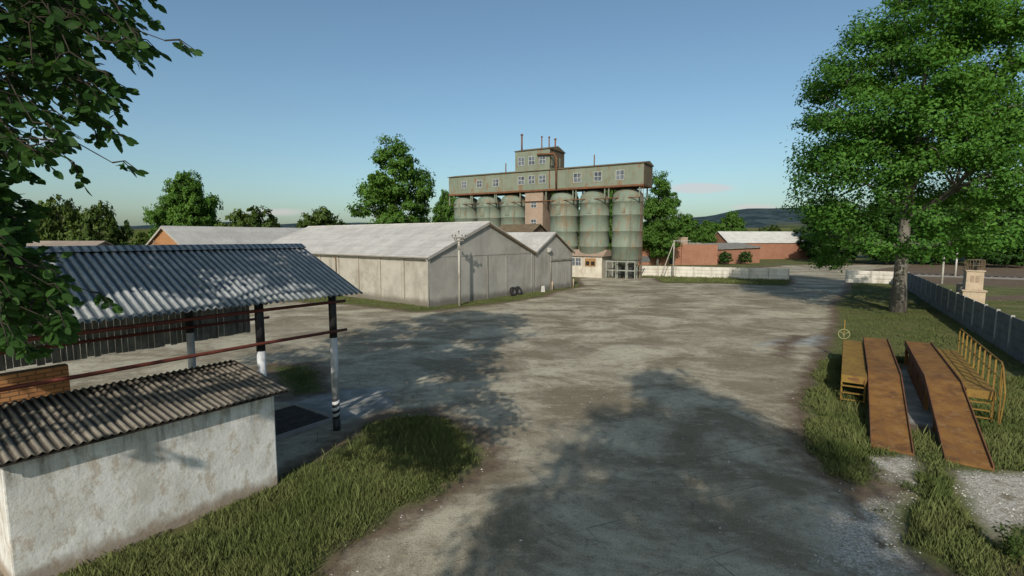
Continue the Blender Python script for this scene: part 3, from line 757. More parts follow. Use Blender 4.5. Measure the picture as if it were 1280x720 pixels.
# ------------------------------------------------------------------ open shed with corrugated roof
def corrugated(u0, u1, period, amp, path, thick=.012, per=8):
    """wave along x (u0..u1), path = [(y,z)] down the slope; sheet with thickness"""
    n = int((u1 - u0) / period * per); V = []; F = []; m = len(path)
    for i in range(n + 1):
        u = u0 + (u1 - u0) * i / n; w = amp * math.sin(2 * math.pi * u / period)
        for y, z in path: V.append((u, y, z + w))
    for i in range(n):
        for j in range(m - 1): F.append((i * m + j, (i + 1) * m + j, (i + 1) * m + j + 1, i * m + j + 1))
    return V, F
def sheet_obj(name, V, F, mat, parent, thick=.012):
    me = bpy.data.meshes.new(name); me.from_pydata(V, [], F); me.update()
    o = link(name, me, mat, parent, True)
    s = o.modifiers.new('thickness', 'SOLIDIFY'); s.thickness = thick; s.offset = -1
    return o
def build_shed():
    A = math.atan2(.809, .588)
    r = empty('open_shed', (-5.5, 15.15, 0), A, 'open sided shed with a wavy grey roof, black and white posts and red rails', 'shed')
    X0, X1 = -11.2, .72
    rng = random.Random(2)
    # roof in overlapping sheet rows, slightly uneven
    V, F = corrugated(X0, X1, .18, .032, [(-.55, 4.30), (.3, 4.665), (1.2, 5.06), (2.0, 5.40), (2.75, 5.72)])
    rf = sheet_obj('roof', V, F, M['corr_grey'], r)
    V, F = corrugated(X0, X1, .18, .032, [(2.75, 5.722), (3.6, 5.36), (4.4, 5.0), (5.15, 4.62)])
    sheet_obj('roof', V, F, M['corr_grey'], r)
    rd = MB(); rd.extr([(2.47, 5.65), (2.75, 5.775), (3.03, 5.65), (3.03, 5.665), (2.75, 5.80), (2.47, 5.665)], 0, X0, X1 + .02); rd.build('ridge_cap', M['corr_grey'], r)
    # posts
    def post(x, y, zt):
        p = MB(); p.lathe([(.112, 1.02), (.112, 2.94)], 20, (x, y, 0)); o = p.build('post', M['paint_white'], r, True)
        o['label'] = 'white round post with black top and striped foot'
        p = MB(); p.lathe([(.114, 2.94), (.114, zt)], 20, (x, y, 0)); p.build('black_top', M['paint_black'], o, True)
        p = MB(); p.lathe([(.115, -.1), (.115, .38)], 20, (x, y, 0)); p.build('black_foot', M['paint_black'], o, True)
        p = MB(); p.lathe([(.113, .38), (.113, 1.02)], 20, (x, y, 0)); p.build('striped_band', STR, o, True)
    k = N('slanted_black_white_stripes'); oo = k.z()
    f = k.math('FRACT', k.math('MULTIPLY', k.math('ADD', oo[2], k.math('MULTIPLY', oo[0], -.35)), 5.2))
    STR = k.done(k.mix(k.rmp(f, .47, .53), (.03, .03, .03), (.52, .53, .54)), .6)
    for x in (0, -2.25, -7.6, -10):
        post(x, 0, 4.47); post(x, 4.47, 4.86)
    # beams under the roof and tie beams
    b = MB()
    for y, z in ((0, 4.40), (4.47, 4.80)): b.box(X0 + .1, .45, y - .07, y + .07, z - .02, z + .06)
    b.build('purlin', M['wood_dark'], r)
    for i in range(5):
        b = MB(); x = -2.25 * i; b.tube([(x, -.4, 4.27), (x, 2.75, 5.60)], .05, 6); b.tube([(x, 2.75, 5.60), (x, 5.0, 4.56)], .05, 6); b.box(x - .05, x + .05, .1, 4.37, 4.2, 4.3)
        b.build('truss', M['wood_dark'], r)
    for y, z, x1 in ((-.135, 4.05, .36), (-.135, 3.15, .38), (4.33, 3.12, .3), (4.33, 4.02, .3)):
        b = MB(); b.tube([(X0, y, z), (-6, y + .01, z - .015), (-2.2, y, z + .01), (x1, y, z)], .045, 8)
        b.build('rail', M['redrail'], r, True)
    # hanging boards on the far side, every board a little different
    b = MB(); x = X0
    while x < -.25:
        w = rng.uniform(.13, .19); z0 = 2.6 + rng.uniform(-.03, .03); y = 4.66 + rng.uniform(-.008, .008)
        b.box(x, x + w - .012, y, y + .025, z0, 4.82); x += w
    b.build('board_wall', M['wood_grey'], r)
    b = MB(); b.box(X0, -5.35, 4.28, 4.55, -.1, 2.55); b.build('brick_wall', M['brick_orange'], r)
    return r
build_shed()
fl = MB()
for i in range(11): fl.box(-9 + .0, .37, 1.03 + i * .19, 1.03 + i * .19 + .182, .012, .05 + .006 * (i % 3))
o = fl.build('plank_floor', M['wood_dark'], None); o.location = (-5.5, 15.15, 0); o.rotation_euler = (0, 0, math.atan2(.809, .588))  # dark board colour stands in for the shade of a sunken pit
tag(o, 'dark plank floor laid on the ground inside the open shed', 'floor')
kb = MB(); kb.box(-9, .62, .62, .95, -.05, .07); kb.box(.42, .62, .95, 3.2, -.05, .07)
o = kb.build('kerb', M['conc_dark'], None, bevel=.012); o.location = (-5.5, 15.15, 0); o.rotation_euler = (0, 0, math.atan2(.809, .588))
tag(o, 'low concrete kerb edging the dark plank floor', 'kerb')

# ------------------------------------------------------------------ white hut in the foreground
def build_hut():
    A = math.atan2(.809, .588); L = 4.62; D = 2.2; zf, zb = 2.36, 2.60
    r = empty('plaster_hut', (-5.67, 11.59, 0), A, 'small hut with flaking white plaster walls and a brown wavy roof in the foreground', 'hut')
    w = MB(); w.extr([(0, -.1), (D, -.1), (D, zb), (0, zf)], 0, -L, 0)
    w.build('wall', M['plaster'], r, bevel=.03)
    sl = (zb - zf) / D
    V, F = corrugated(-L - .3, .26, .135, .021, [(y, zf + .075 + sl * y) for y in (-.27, .3, 1.0, 1.7, D + .3)])
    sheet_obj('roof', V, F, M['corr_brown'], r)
    b = MB()
    b.hexa([(-L - .28, -.25, zf - .035), (.2, -.25, zf - .035), (.2, -.21, zf - .03), (-L - .28, -.21, zf - .03), (-L - .28, -.25, zf + .0), (.2, -.25, zf + .0), (.2, -.21, zf + .005), (-L - .28, -.21, zf + .005)])
    b.build('fascia', M['wood_dark'], r)
    p = MB()
    for y in (-.15, D * .5, D + .18): p.box(-L - .2, .17, y - .03, y + .03, zf + sl * y - .03, zf + sl * y + .036)
    p.build('batten', M['wood_dark'], r)
build_hut()

# ------------------------------------------------------------------ warehouses
AG = math.atan2(.777, .629)
def build_warehouse():
    r = empty('warehouse', (-7.14, 42.87, 0), AG, 'large grey concrete warehouse with a pale gabled roof and a downpipe at its corner', 'warehouse')
    W, L, ze, za = 15.1, 33.0, 4.33, 7.35
    w = MB(); w.extr([(0, -.1), (W, -.1), (W, ze), (W / 2, za), (0, ze)], 1, 0, L)
    o = w.build('wall', M['conc_wall'], r)
    # gable cladding stands proud of the wall
    g = MB(); g.extr([(.02, -.1), (W - .02, -.1), (W - .02, ze - .02), (W / 2, za - .03), (.02, ze - .02)], 1, -.035, -.003); g.build('gable', M['conc_gable'], r)
    # pilasters on the long wall and gable
    for i in range(9):
        y = 3.5 + i * 3.5
        p = MB(); p.box(-.05, -.003, y - .17, y + .17, -.1, ze - .12); pl = p.build('pilaster', M['conc_wall'], r)
        p = MB(); p.box(-.02, -.002, y - .24, y - .172, -.1, ze - .12); p.build('joint', M['joint'], r)
        p = MB(); p.box(-.02, -.002, y + .172, y + .24, -.1, ze - .12); p.build('joint', M['joint'], r)
    p = MB(); p.box(-.06, -.003, -.03, .3, -.1, ze - .12); p.build('pilaster', M['conc_wall'], r)
    for x in (3.6, 7.45, 10.3, 14.6):
        p = MB(); p.box(x, x + .12, -.085, -.04, -.1, min(ze, 9)); p.build('pilaster', M['conc_dark'] if x == 7.45 else M['conc_gable'], r)
    p = MB(); p.box(.05, W - .05, -.075, -.038, ze - .02, ze + .16); p.build('ring_beam', M['conc_gable'], r)
    s = (za - ze) / (W / 2); ov = .32
    for sgn in (0, 1):
        f = (lambda x: x) if sgn == 0 else (lambda x: W - x)
        pts = [(f(-ov), ze - s * ov + .10), (f(W / 2), za + .10), (f(W / 2), za + .17), (f(-ov), ze - s * ov + .17)]
        q = MB(); q.extr(pts if sgn == 0 else pts[::-1], 1, -.28, L + .28); q.build('roof', M['slate'], r)
        bb = MB(); pts = [(f(-ov + .02), ze - s * ov - .10), (f(W / 2), za - .12), (f(W / 2), za + .09), (f(-ov + .02), ze - s * ov + .09)]
        bb.extr(pts if sgn == 0 else pts[::-1], 1, -.27, -.22); bb.build('bargeboard', M['conc_gable'] if sgn == 0 else M['rust_roof'], r)
    rc = MB(); rc.tube([(W / 2, -.3, za + .15), (W / 2, L + .3, za + .15)], .09, 8); rc.build('ridge_cap', M['slate'], r)
    gt = MB(); gt.tube([(-.38, -.2, ze - .08), (-.38, L, ze - .08)], .07, 8); gt.build('gutter', M['conc_dark'], r)
    d = MB(); d.tube([(-.36, .02, ze - .1), (-.12, .0, ze - .4), (-.12, -.02, .1)], .055, 8); d.build('downpipe', M['whitewood'], r, True)
    d = MB(); d.tube([(-.36, 14.2, ze - .1), (-.12, 14.2, ze - .5), (-.12, 14.2, .1)], .05, 8); d.build('downpipe', M['rust'], r, True)
def build_warehouse_small():
    o = Vector((.629, .777, 0)) * 15.12 + Vector((-7.14, 42.87, 0))
    r = empty('warehouse', o, AG, 'smaller gabled concrete warehouse with a sliding door beside the silos', 'warehouse')
    W, L, ze, za = 7.9, 33, 4.25, 6.5
    w = MB(); w.extr([(0.02, -.1), (W, -.1), (W, ze - .1), (W / 2, za), (0.02, ze)], 1, .0, L); w.build('wall', M['conc_gable'], r)
    s = (za - ze) / (W / 2); ov = .25
    q = MB(); q.extr([(.3, ze + .3 * s + .08), (W / 2, za + .08), (W / 2, za + .15), (.3, ze + .3 * s + .15)], 1, -.25, L + .2); q.build('roof', M['slate'], r)
    q = MB(); q.extr([(W / 2, za + .08), (W + ov, ze - s * ov + .08), (W + ov, ze - s * ov + .15), (W / 2, za + .15)], 1, -.25, L + .2); q.build('roof', M['slate'], r)
    for pts, m in (([(.3, ze + .3 * s - .12), (W / 2, za - .12), (W / 2, za + .07), (.3, ze + .3 * s + .07)], M['conc_gable']), ([(W / 2, za - .13), (W + ov - .02, ze - s * ov - .12), (W + ov - .02, ze - s * ov + .07), (W / 2, za + .07)], M['rust_roof'])):
        b = MB(); b.extr(pts, 1, -.24, -.19); b.build('bargeboard', m, r)
    e = MB(); e.box(3.28, 7.44, -.028, -.003, -.05, 3.4); e.build('door_recess', M['dark_void'], r)
    d = MB(); d.box(3.35, 7.35, -.10, -.03, .03, 3.3); dd = d.build('sliding_door', M['conc_gable'], r)
    e = MB(); e.box(3.1, 7.6, -.2, -.025, 3.32, 3.5); e.build('door_rail', M['conc_dark'], dd)
    e = MB()
    for x in (4.3, 5.3, 6.3): e.box(x, x + .06, -.125, -.103, .05, 3.28)
    e.build('batten', M['conc_gable'], dd)
    p = MB(); p.box(3.18, 3.30, -.13, -.003, -.1, 3.9); p.build('door_post', M['conc_dark'], r)
    p = MB(); p.box(7.45, 7.6, -.13, -.003, -.1, 3.0); p.build('door_post', M['conc_dark'], r)
    p = MB(); p.box(2.55, 3.0, -.3, -.02, 4.35, 4.85); p.box(2.62, 2.93, -.42, -.3, 4.5, 4.8); p.build('lamp_box', M['whitewood'], r, bevel=.02)
    p = MB(); p.extr([(0, -.1), (.1, -.1), (.1, ze), (0, ze)], 1, -.06, -.005); p.build('pilaster', M['conc_dark'], r)
build_warehouse(); build_warehouse_small()
def local(base, ang, x, y, z=0):
    return (base[0] + x * math.cos(ang) - y * math.sin(ang), base[1] + x * math.sin(ang) + y * math.cos(ang), z)
WB = (-7.14, 42.87)
for x, lb in ((18.25, 'yellowish white guard post at the left edge of the sliding door'), (22.75, 'yellowish white guard post at the right corner of the small warehouse')):
    p = MB(); p.lathe([(.09, -.1), (.09, .95), (.05, 1.02)], 12); o = p.build('guard_post', M['sand_stone'], None, True); o.location = local(WB, AG, x, -.35)
    tag(o, lb, 'post', 'guard posts at the warehouse door')
p = MB(); p.hexa([(-.25, -.25, -.1), (.25, -.25, -.1), (.25, .25, -.1), (-.25, .25, -.1), (-.18, -.2, .62), (.16, -.2, .7), (.16, .2, .7), (-.18, .2, .62)])
o = p.build('concrete_block', M['whitewood'], None, bevel=.03); o.location = local(WB, AG, 16.2, -.5); tag(o, 'small whitewashed concrete block on the grass left of the sliding door', 'block')

# tyres leaning on the gable
def tyre(x, tilt, lb):
    r = empty('tractor_tyre', local(WB, AG, x, -.46, .0), AG, lb, 'tyre', 'tyres leaning on the gable')
    b = MB(); R0, R1, w = .47, .25, .13
    prof = [(R1, -w * .8), (R1 + .05, -w), (R0 - .06, -w), (R0, -w * .6), (R0, w * .6), (R0 - .06, w), (R1 + .05, w), (R1, w * .8), (R1, -w * .8)]
    b.lathe([(a, c) for a, c in prof], 36, (0, 0, .46), 'y', False)
    for k in range(22):
        a = 2 * math.pi * k / 22
        for sg in (-1, 1):
            aa = a + (.07 if sg > 0 else -.07); c, s_ = math.cos(aa), math.sin(aa); p = []
            for rr_ in (R0 - .01, R0 + .03):
                for yy in (sg * .01, sg * w * .9):
                    for da in (-.045, .045):
                        q = aa + da + (.12 if abs(yy) > .05 else 0)
                        p.append((rr_ * math.cos(q), yy, .46 + rr_ * math.sin(q)))
            b.hexa([p[0], p[1], p[3], p[2], p[4], p[5], p[7], p[6]])
    t = b.build('tread', M['tyre'], r, True)
    d = MB(); d.lathe([(.05, -.02), (.235, -.04), (.25, -.1), (.25, .1), (.235, .04), (.05, .02), (.05, -.02)], 28, (0, 0, .46), 'y', False)
    d.build('rim', M['rim'], r, True)
    r.rotation_euler = (R(-tilt), 0, AG)
tyre(11.15, 14, 'old black tyre leaning on the warehouse gable, left of two')
tyre(12.0, 17, 'old black tyre leaning on the warehouse gable, right of two')

# telegraph pole in front of the gable
def tele():
    r = empty('telegraph_pole', (-4.62, 43.63, 0), .1, 'pale concrete telegraph pole with a cross arm in front of the warehouse gable', 'pole')
    p = MB(); p.tube([(0, 0, -.2), (0, 0, 5.2), (0, 0, 6.3)], [.12, .095, .085], 10); p.build('pole', M['pole_conc'], r, True)
    for z, L_ in ((6.02, .62), (5.74, .42)):
        c = MB(); c.box(-L_, L_, -.16, -.09, z - .045, z + .045); ca = c.build('cross_arm', M['conc_dark'], r)
        i = MB()
        for x in (-L_ + .06, -L_ * .45, L_ * .45, L_ - .06): i.lathe([(.012, .045), (.012, .1), (.05, .11), (.06, .17), (.04, .23), (.015, .25)], 10, (x, -.125, z))
        i.build('insulators', M['insul'], ca, True)
    i = MB(); i.lathe([(.015, 6.3), (.015, 6.45), (.055, 6.46), (.06, 6.54), (.02, 6.6)], 10); i.build('insulator', M['insul'], r, True)
    b = MB(); b.tube([(-.42, -.125, 6.0), (0, -.1, 5.45)], .02, 6); b.tube([(.42, -.125, 6.0), (0, -.1, 5.45)], .02, 6); b.build('brace', M['conc_dark'], r)
    b = MB(); b.box(-.14, .14, -.2, -.1, 5.0, 5.34); b.build('junction_box', M['conc_dark'], r, bevel=.015)
tele()

# ------------------------------------------------------------------ silos
SA = math.atan2(-.51, .86); SO = (17.2, 75.0)
def window(mb_parent, x, z, w, h, y, deep=.06):
    f = MB(); t = .06
    f.box(x - w / 2, x + w / 2, y - deep, y - .004, z + h / 2 - t, z + h / 2); f.box(x - w / 2, x + w / 2, y - deep, y - .004, z - h / 2, z - h / 2 + t)
    f.box(x - w / 2, x - w / 2 + t, y - deep, y - .004, z - h / 2 + t, z + h / 2 - t); f.box(x + w / 2 - t, x + w / 2, y - deep, y - .004, z - h / 2 + t, z + h / 2 - t)
    f.box(x - .03, x + .03, y - deep + .012, y - .006, z - h / 2 + t, z + h / 2 - t); f.box(x - w / 2 + t, x - .03, y - deep + .014, y - .008, z - .03, z + .03); f.box(x + .03, x + w / 2 - t, y - deep + .014, y - .008, z - .03, z + .03)
    fo = f.build('window', M['whitewood'], mb_parent)
    g = MB(); g.box(x - w / 2 + t, x + w / 2 - t, y - .022, y - .003, z - h / 2 + t, z + h / 2 - t); g.build('pane', M['glass'], fo)
def silo(t, lb):
    r = empty('grain_silo', local(SO, SA, -t, 0), SA, lb, 'silo', 'grain silos in a row under the gallery')
    b = MB(); rad = 2.25
    prof = [(.9, 1.5), (rad - .03, 2.75), (rad, 2.8)]
    for z in (4.6, 6.9, 9.3, 11.2): prof += [(rad, z), (rad + .03, z + .02), (rad + .03, z + .08), (rad, z + .10)]
    prof += [(rad, 12.0), (rad - .10, 12.35), (rad - .42, 12.8), (rad - 1.0, 13.12), (.5, 13.3), (.3, 13.33)]
    b.lathe(prof, 48); b.build('tank', M['tank'], r, True)
    f = MB(); f.lathe([(.55, 13.2), (.55, 13.6)], 16); f.build('filler_neck', M['rust'], r, True)
    h = MB(); h.box(-.35, .35, -rad - .06, -rad + .1, 9.6, 10.9); h.box(-.2, .2, -rad - .06, -rad + .1, 11.4, 12.0); h.build('rust_patch', M['tank_clean'], r, bevel=.02)
    l = MB()
    for x in (.95, 1.3): l.tube([(x, -rad + .22, 2.6), (x, -rad + .2, 12.2)], .025, 5)
    for i in range(24): l.tube([(.95, -rad + .2, 2.8 + i * .39), (1.3, -rad + .2, 2.8 + i * .39)], .018, 4)
    l.build('ladder', M['tank_clean'], r)
    g = MB()
    for a in range(8):
        c, s_ = math.cos(a * math.pi / 4 + .39) * 2.0, math.sin(a * math.pi / 4 + .39) * 2.0
        g.box(c - .09, c + .09, s_ - .09, s_ + .09, -.1, 2.7)
    g.build('legs', M['grey_metal'], r)
    return r
tl = [(0, 'nearest green silo at the right end of the row, standing on open legs'), (5.2, 'green silo second from the right, above the little white house'), (10.3, 'green silo just right of the brick lift shaft'),
      (19.6, 'green silo just left of the brick lift shaft'), (24.5, 'green silo second from the left of the row'), (29.4, 'farthest green silo at the left end of the row')]
s0 = None
for t, lb in tl:
    if s0 is None: s0 = silo(t, lb)
    else:
        c = copy_tree(s0); c.location = local(SO, SA, -t, 0); c['label'] = lb; c.rotation_euler = (0, 0, SA)

def gallery():
    r = empty('silo_gallery', (*SO, 0), SA, 'long rusty green gallery with white windows resting on top of the silos', 'gallery')
    y0, y1, z0, z1 = -2.2, 2.2, 13.45, 16.45; xa, xb = -31.6, 2.9
    w = MB(); w.box(xa, xb, y0, y1, z0, z1); wl = w.build('wall', M['tank_clean'], r)
    q = MB(); q.extr([(y0 - .2, z1 + .02), (y1 + .2, z1 + .02), (y1 + .2, z1 + .1), (0, z1 + .55), (y0 - .2, z1 + .1)], 0, xa - .2, xb + .2); q.build('roof', M['rust_roof'], r)
    b = MB(); b.box(xa - .02, xb + .02, y0 - .06, y1 + .06, z0 - .14, z0 + .12); b.build('floor_beam', M['rust'], r)
    # rusty end sheet
    e = MB(); e.box(xb + .003, xb + .05, y0 + .03, y1 - .03, z0 + .05, z1 - .02); e.build('end_wall', M['rust_roof'], r)
    for x in (xa + .02, -18.3, -12.0, -8.9, xb - .25):
        p = MB(); p.box(x, x + .2, y0 - .04, y0 - .003, z0 + .01, z1 - .01); p.build('rib', M['rust'] if x == -12.0 else M['tank_clean'], r)
    p = MB()
    for i in range(30): p.box(xa + .6 + i * 1.15, xa + .66 + i * 1.15, y0 - .025, y0 - .003, z0 + .02, z1 - .03)
    p.build('seams', M['tank_clean'], r)
    for x in (-28.3, -25.1, -21.8): window(r, x, 15.05, 1.15, 1.25, y0)
    for x in (-16.95, -15.06, -13.15): window(r, x, 15.15, 1.2, 1.3, y0)
    for x in (-7.2, -3.9, -.55): window(r, x, 15.0, 1.25, 1.4, y0)
    # head house
    hx0, hx1, hy1, hz = -18.1, -11.9, 3.2, 19.75
    h = MB(); h.box(hx0, hx1, y0 + .02, hy1, z1 + .0, hz); hh = h.build('head_house', M['tank_clean'], r)
    q = MB(); q.extr([(y0 - .15, hz + .01), (hy1 + .2, hz + .01), (hy1 + .2, hz + .08), (.5, hz + .75), (y0 - .15, hz + .08)], 0, hx0 - .15, hx1 + .18); q.build('roof', M['rust_roof'], hh)
    for x in (-16.95, -15.06, -13.15): window(r, x, 18.15, 1.2, 1.35, y0 + .02)
    e = MB(); e.box(hx1 + .003, hx1 + .045, y0 + .08, hy1 - .1, z1 + .6, hz - .05); e.build('side_wall', M['rust_roof'], hh)
    e = MB()
    for y in (-1.3, .1, 1.5): e.box(hx1 + .05, hx1 + .12, y - .35, y + .35, 17.2, 18.7)
    e.build('louvre', M['tank_clean'], hh)
    c = MB(); c.tube([(-13.9, y0 - .3, 18.95), (-11.0, y0 - .3, 18.85), (-10.6, y0 - .3, 18.2), (-10.6, y0 - .3, 13.6)], .16, 8); c.build('chute', M['rust'], r, True)
    pp = MB()
    for x, y, zz, rr_ in ((-17.2, -1.6, 22.4, .14), (-14.0, -.8, 21.9, .1), (-12.9, -.4, 21.8, .1), (-12.3, .6, 21.6, .13)):
        pp = MB(); pp.tube([(x, y, hz - .2), (x, y, zz)], rr_, 8); pp.lathe([(rr_ * 1.6, zz - .05), (rr_ * 1.6, zz + .12), (.02, zz + .22)], 8, (x, y, 0)); pp.build('vent_pipe', M['rust'], r, True)
    for x, zz in ((-20.6, 18.3), (-5.0, 18.4)):
        pp = MB(); pp.tube([(x, -1, z1), (x, -1, zz)], .09, 8); pp.build('vent_pipe', M['rust'], r, True)
    # catwalk pipe between tank shoulders and short columns that carry the gallery
    pp = MB(); pp.tube([(-31, y0 + .1, 11.75), (2.4, y0 + .1, 11.75)], .07, 8); pp.build('pipe', M['rust'], r, True)
    for t in (0, 5.2, 10.3, 19.6, 24.5, 29.4):
        for dx in (-2.3, 2.3):
            for y in (-1.9, 1.9): st = MB(); st.box(-t + dx - .09, -t + dx + .09, y - .09, y + .09, 11.6, z0 - .142); st.build('column', M['tank_clean'], r)
    st = MB()
    for x in (2.6, 2.9):
        st.tube([(x, -2.15, 0), (x, -2.15, 13.4)], .035, 6)
    for i in range(36): st.tube([(2.6, -2.15, .4 + i * .36), (2.9, -2.15, .4 + i * .36)], .02, 4)
    st.build('ladder', M['rust'], r)
    # lift shaft
    s_ = MB(); s_.box(-16.4, -13.2, -1.9, 1.3, -.1, z0 - .15); sh = s_.build('lift_shaft', M['brick_pale'], r)
    window(sh, -14.8, 11.3, 1.0, 1.1, -1.9)
    window(sh, -14.8, 8.4, 1.0, 1.1, -1.9)
gallery()
def annex():
    r = empty('brown_annex', local(SO, SA, -15.1, -5.4), SA, 'dark brown gabled annex at the foot of the lift shaft behind the small warehouse', 'annex')
    w = MB(); w.extr([(-2.2, -.1), (2.2, -.1), (2.2, 6.9), (0, 7.9), (-2.2, 6.9)], 0, -3.2, 3.1); w.build('wall', M['brick_brown'], r)
    for sg in (-1, 1):
        q = MB(); pts = [(sg * 2.45, 6.85), (0, 7.98), (0, 8.07), (sg * 2.45, 6.94)]; q.extr(pts if sg < 0 else pts[::-1], 0, -3.4, 3.35); q.build('roof', M['rust_roof'], r)
    q = MB(); q.box(3.103, 3.15, -.8, .8, 5.2, 6.6); q.build('hatch', M['wood_dark'], r)
annex()
def silo_house():
    r = empty('white_house', local(SO, SA, -5.6, -.2), SA, 'little whitewashed stone house under the silo with a blue window and a wooden one', 'house')
    x0, x1, y0, y1, zt = -2.8, 2.7, -2.5, 2.6, 3.2
    w = MB(); w.box(x0, x1, y0, y1, -.1, zt); w.build('wall', M['house_white'], r, bevel=.04)
    q = MB(); q.hexa([(x0 - .3, y0 - .3, zt + .0), (x1 + .3, y0 - .3, zt + .0), (x1 + .3, y1 + .3, zt), (x0 - .3, y1 + .3, zt), (x0 - .1, -.6, zt + .95), (x1 + .1, -.6, zt + .95), (x1 + .1, .8, zt + .95), (x0 - .1, .8, zt + .95)])
    q.build('roof', M['brick_pale'], r)
    pl = MB(); pl.box(x0 - .02, x1 + .04, y0 - .06, y0 - .003, -.1, 1.5); pl.build('plinth', M['house_white'], r)
    window(r, x0 + .75, 2.35, 1.0, 1.2, y0)
    window(r, x0 + 1.75, 2.35, .9, 1.2, y0)
    f = MB(); x = .9; f.box(x - .85, x + .85, y0 - .07, y0 - .004, 1.7, 2.9); fo = f.build('shutter', M['orangewood'], r)
    g = MB()
    for dx in (-.42, .42): g.box(x + dx - .3, x + dx + .3, y0 - .085, y0 - .073, 1.85, 2.45)
    g.build('panel', M['wood_dark'], fo)
silo_house()
def stand():
    r = empty('steel_stand', local(SO, SA, 0, 0), SA, 'grey green steel frame with rails around the foot of the nearest silo', 'frame')
    for x in (-2.2, -.75, .8, 2.1):
        for y in (-2.6,): p = MB(); p.box(x - .07, x + .07, y - .07, y + .07, -.1, 2.55); p.build('post', M['grey_metal'], r)
    p = MB()
    for z in (1.15, 2.45): p.box(-2.27, 2.2, -2.72, -2.672, z, z + .16)
    p.build('rail', M['grey_metal'], r)
    p = MB()
    for x in (-2.2, 2.1): p.box(x - .06, x + .06, -2.5, 2.4, 2.46, 2.6); p.box(x - .05, x + .05, -2.5, 2.4, 1.15, 1.28)
    p.build('side_rail', M['grey_metal'], r)
    p = MB(); p.box(-1.3, -.3, -1.6, -.4, -.05, 1.7); p.box(.2, 1.3, -1.5, .2, -.05, 1.9); p.build('machine', M['dark_void'], r, bevel=.05)
    p = MB(); p.lathe([(.25, .3), (.25, 1.6), (1.2, 2.6)], 20, (0, 0, 0)); p.build('hopper', M['rust'], r, True)
stand()

# ------------------------------------------------------------------ fences
def panel_fence(p0, p1, bay, H_, rows, mat, postm, label, cap=.06):
    p0, p1 = Vector((*p0, 0)), Vector((*p1, 0)); L = (p1 - p0).length; n = max(1, round(L / bay)); bay = L / n
    a = math.atan2(p1.y - p0.y, p1.x - p0.x); rnd = random.Random(int(L * 10))
    r = empty('panel_fence', p0, a, label, 'fence')
    for i in range(n + 1):
        x = i * bay; tl_ = rnd.uniform(-.02, .02)
        q = MB(); q.hexa([(x - .075, -.09, -.2), (x + .075, -.09, -.2), (x + .075, .09, -.2), (x - .075, .09, -.2), (x - .065 + tl_, -.08, H_ + cap), (x + .065 + tl_, -.08, H_ + cap), (x + .065 + tl_, .08, H_ + cap), (x - .065 + tl_, .08, H_ + cap)])
        q.build('post', postm, r, bevel=.012)
    for i in range(n):
        q = MB(); x0 = i * bay + .078; x1 = (i + 1) * bay - .078; h = H_ / rows
        for j in range(rows):
            dz = rnd.uniform(-.012, .012); z0 = j * h + (.012 if j else -.1); z1 = (j + 1) * h - .012
            q.hexa([(x0, -.028, z0), (x1, -.028, z0 + dz * .3), (x1, .028, z0 + dz * .3), (x0, .028, z0), (x0, -.028, z1 + dz * .3), (x1, -.028, z1), (x1, .028, z1), (x0, .028, z1 + dz * .3)])
            q.box(x0 + .1, x1 - .1, -.062, -.03, z0 + .07, z1 - .07)
        q.build('panel', mat, r)
    return r
panel_fence((20.4, 78.4), (39.3, 70.75), 2.4, 1.62, 3, M['white_fence'], M['pole_conc'], 'whitewashed concrete panel fence from the silo to the yard gate')
panel_fence((44.9, 66.9), (50.0, 64.6), 2.4, 1.62, 3, M['white_fence'], M['pole_conc'], 'short whitewashed panel fence right of the gate behind the huge tree')
panel_fence((49.9, 64.1), (19.0, 14.6), 2.5, 1.98, 4, M['conc_fence'], M['conc_gable'], 'grey concrete panel fence running along the right side of the lawn')
p = MB(); p.box(0, 6.8, -.12, .12, -.1, .035); o = p.build('gate_sill', M['brick_pale'], None); o.location = (39.2, 70.4, 0); o.rotation_euler = (0, 0, math.atan2(-3.6, 5.6))
tag(o, 'reddish brick sill across the road in the yard gate opening', 'sill')

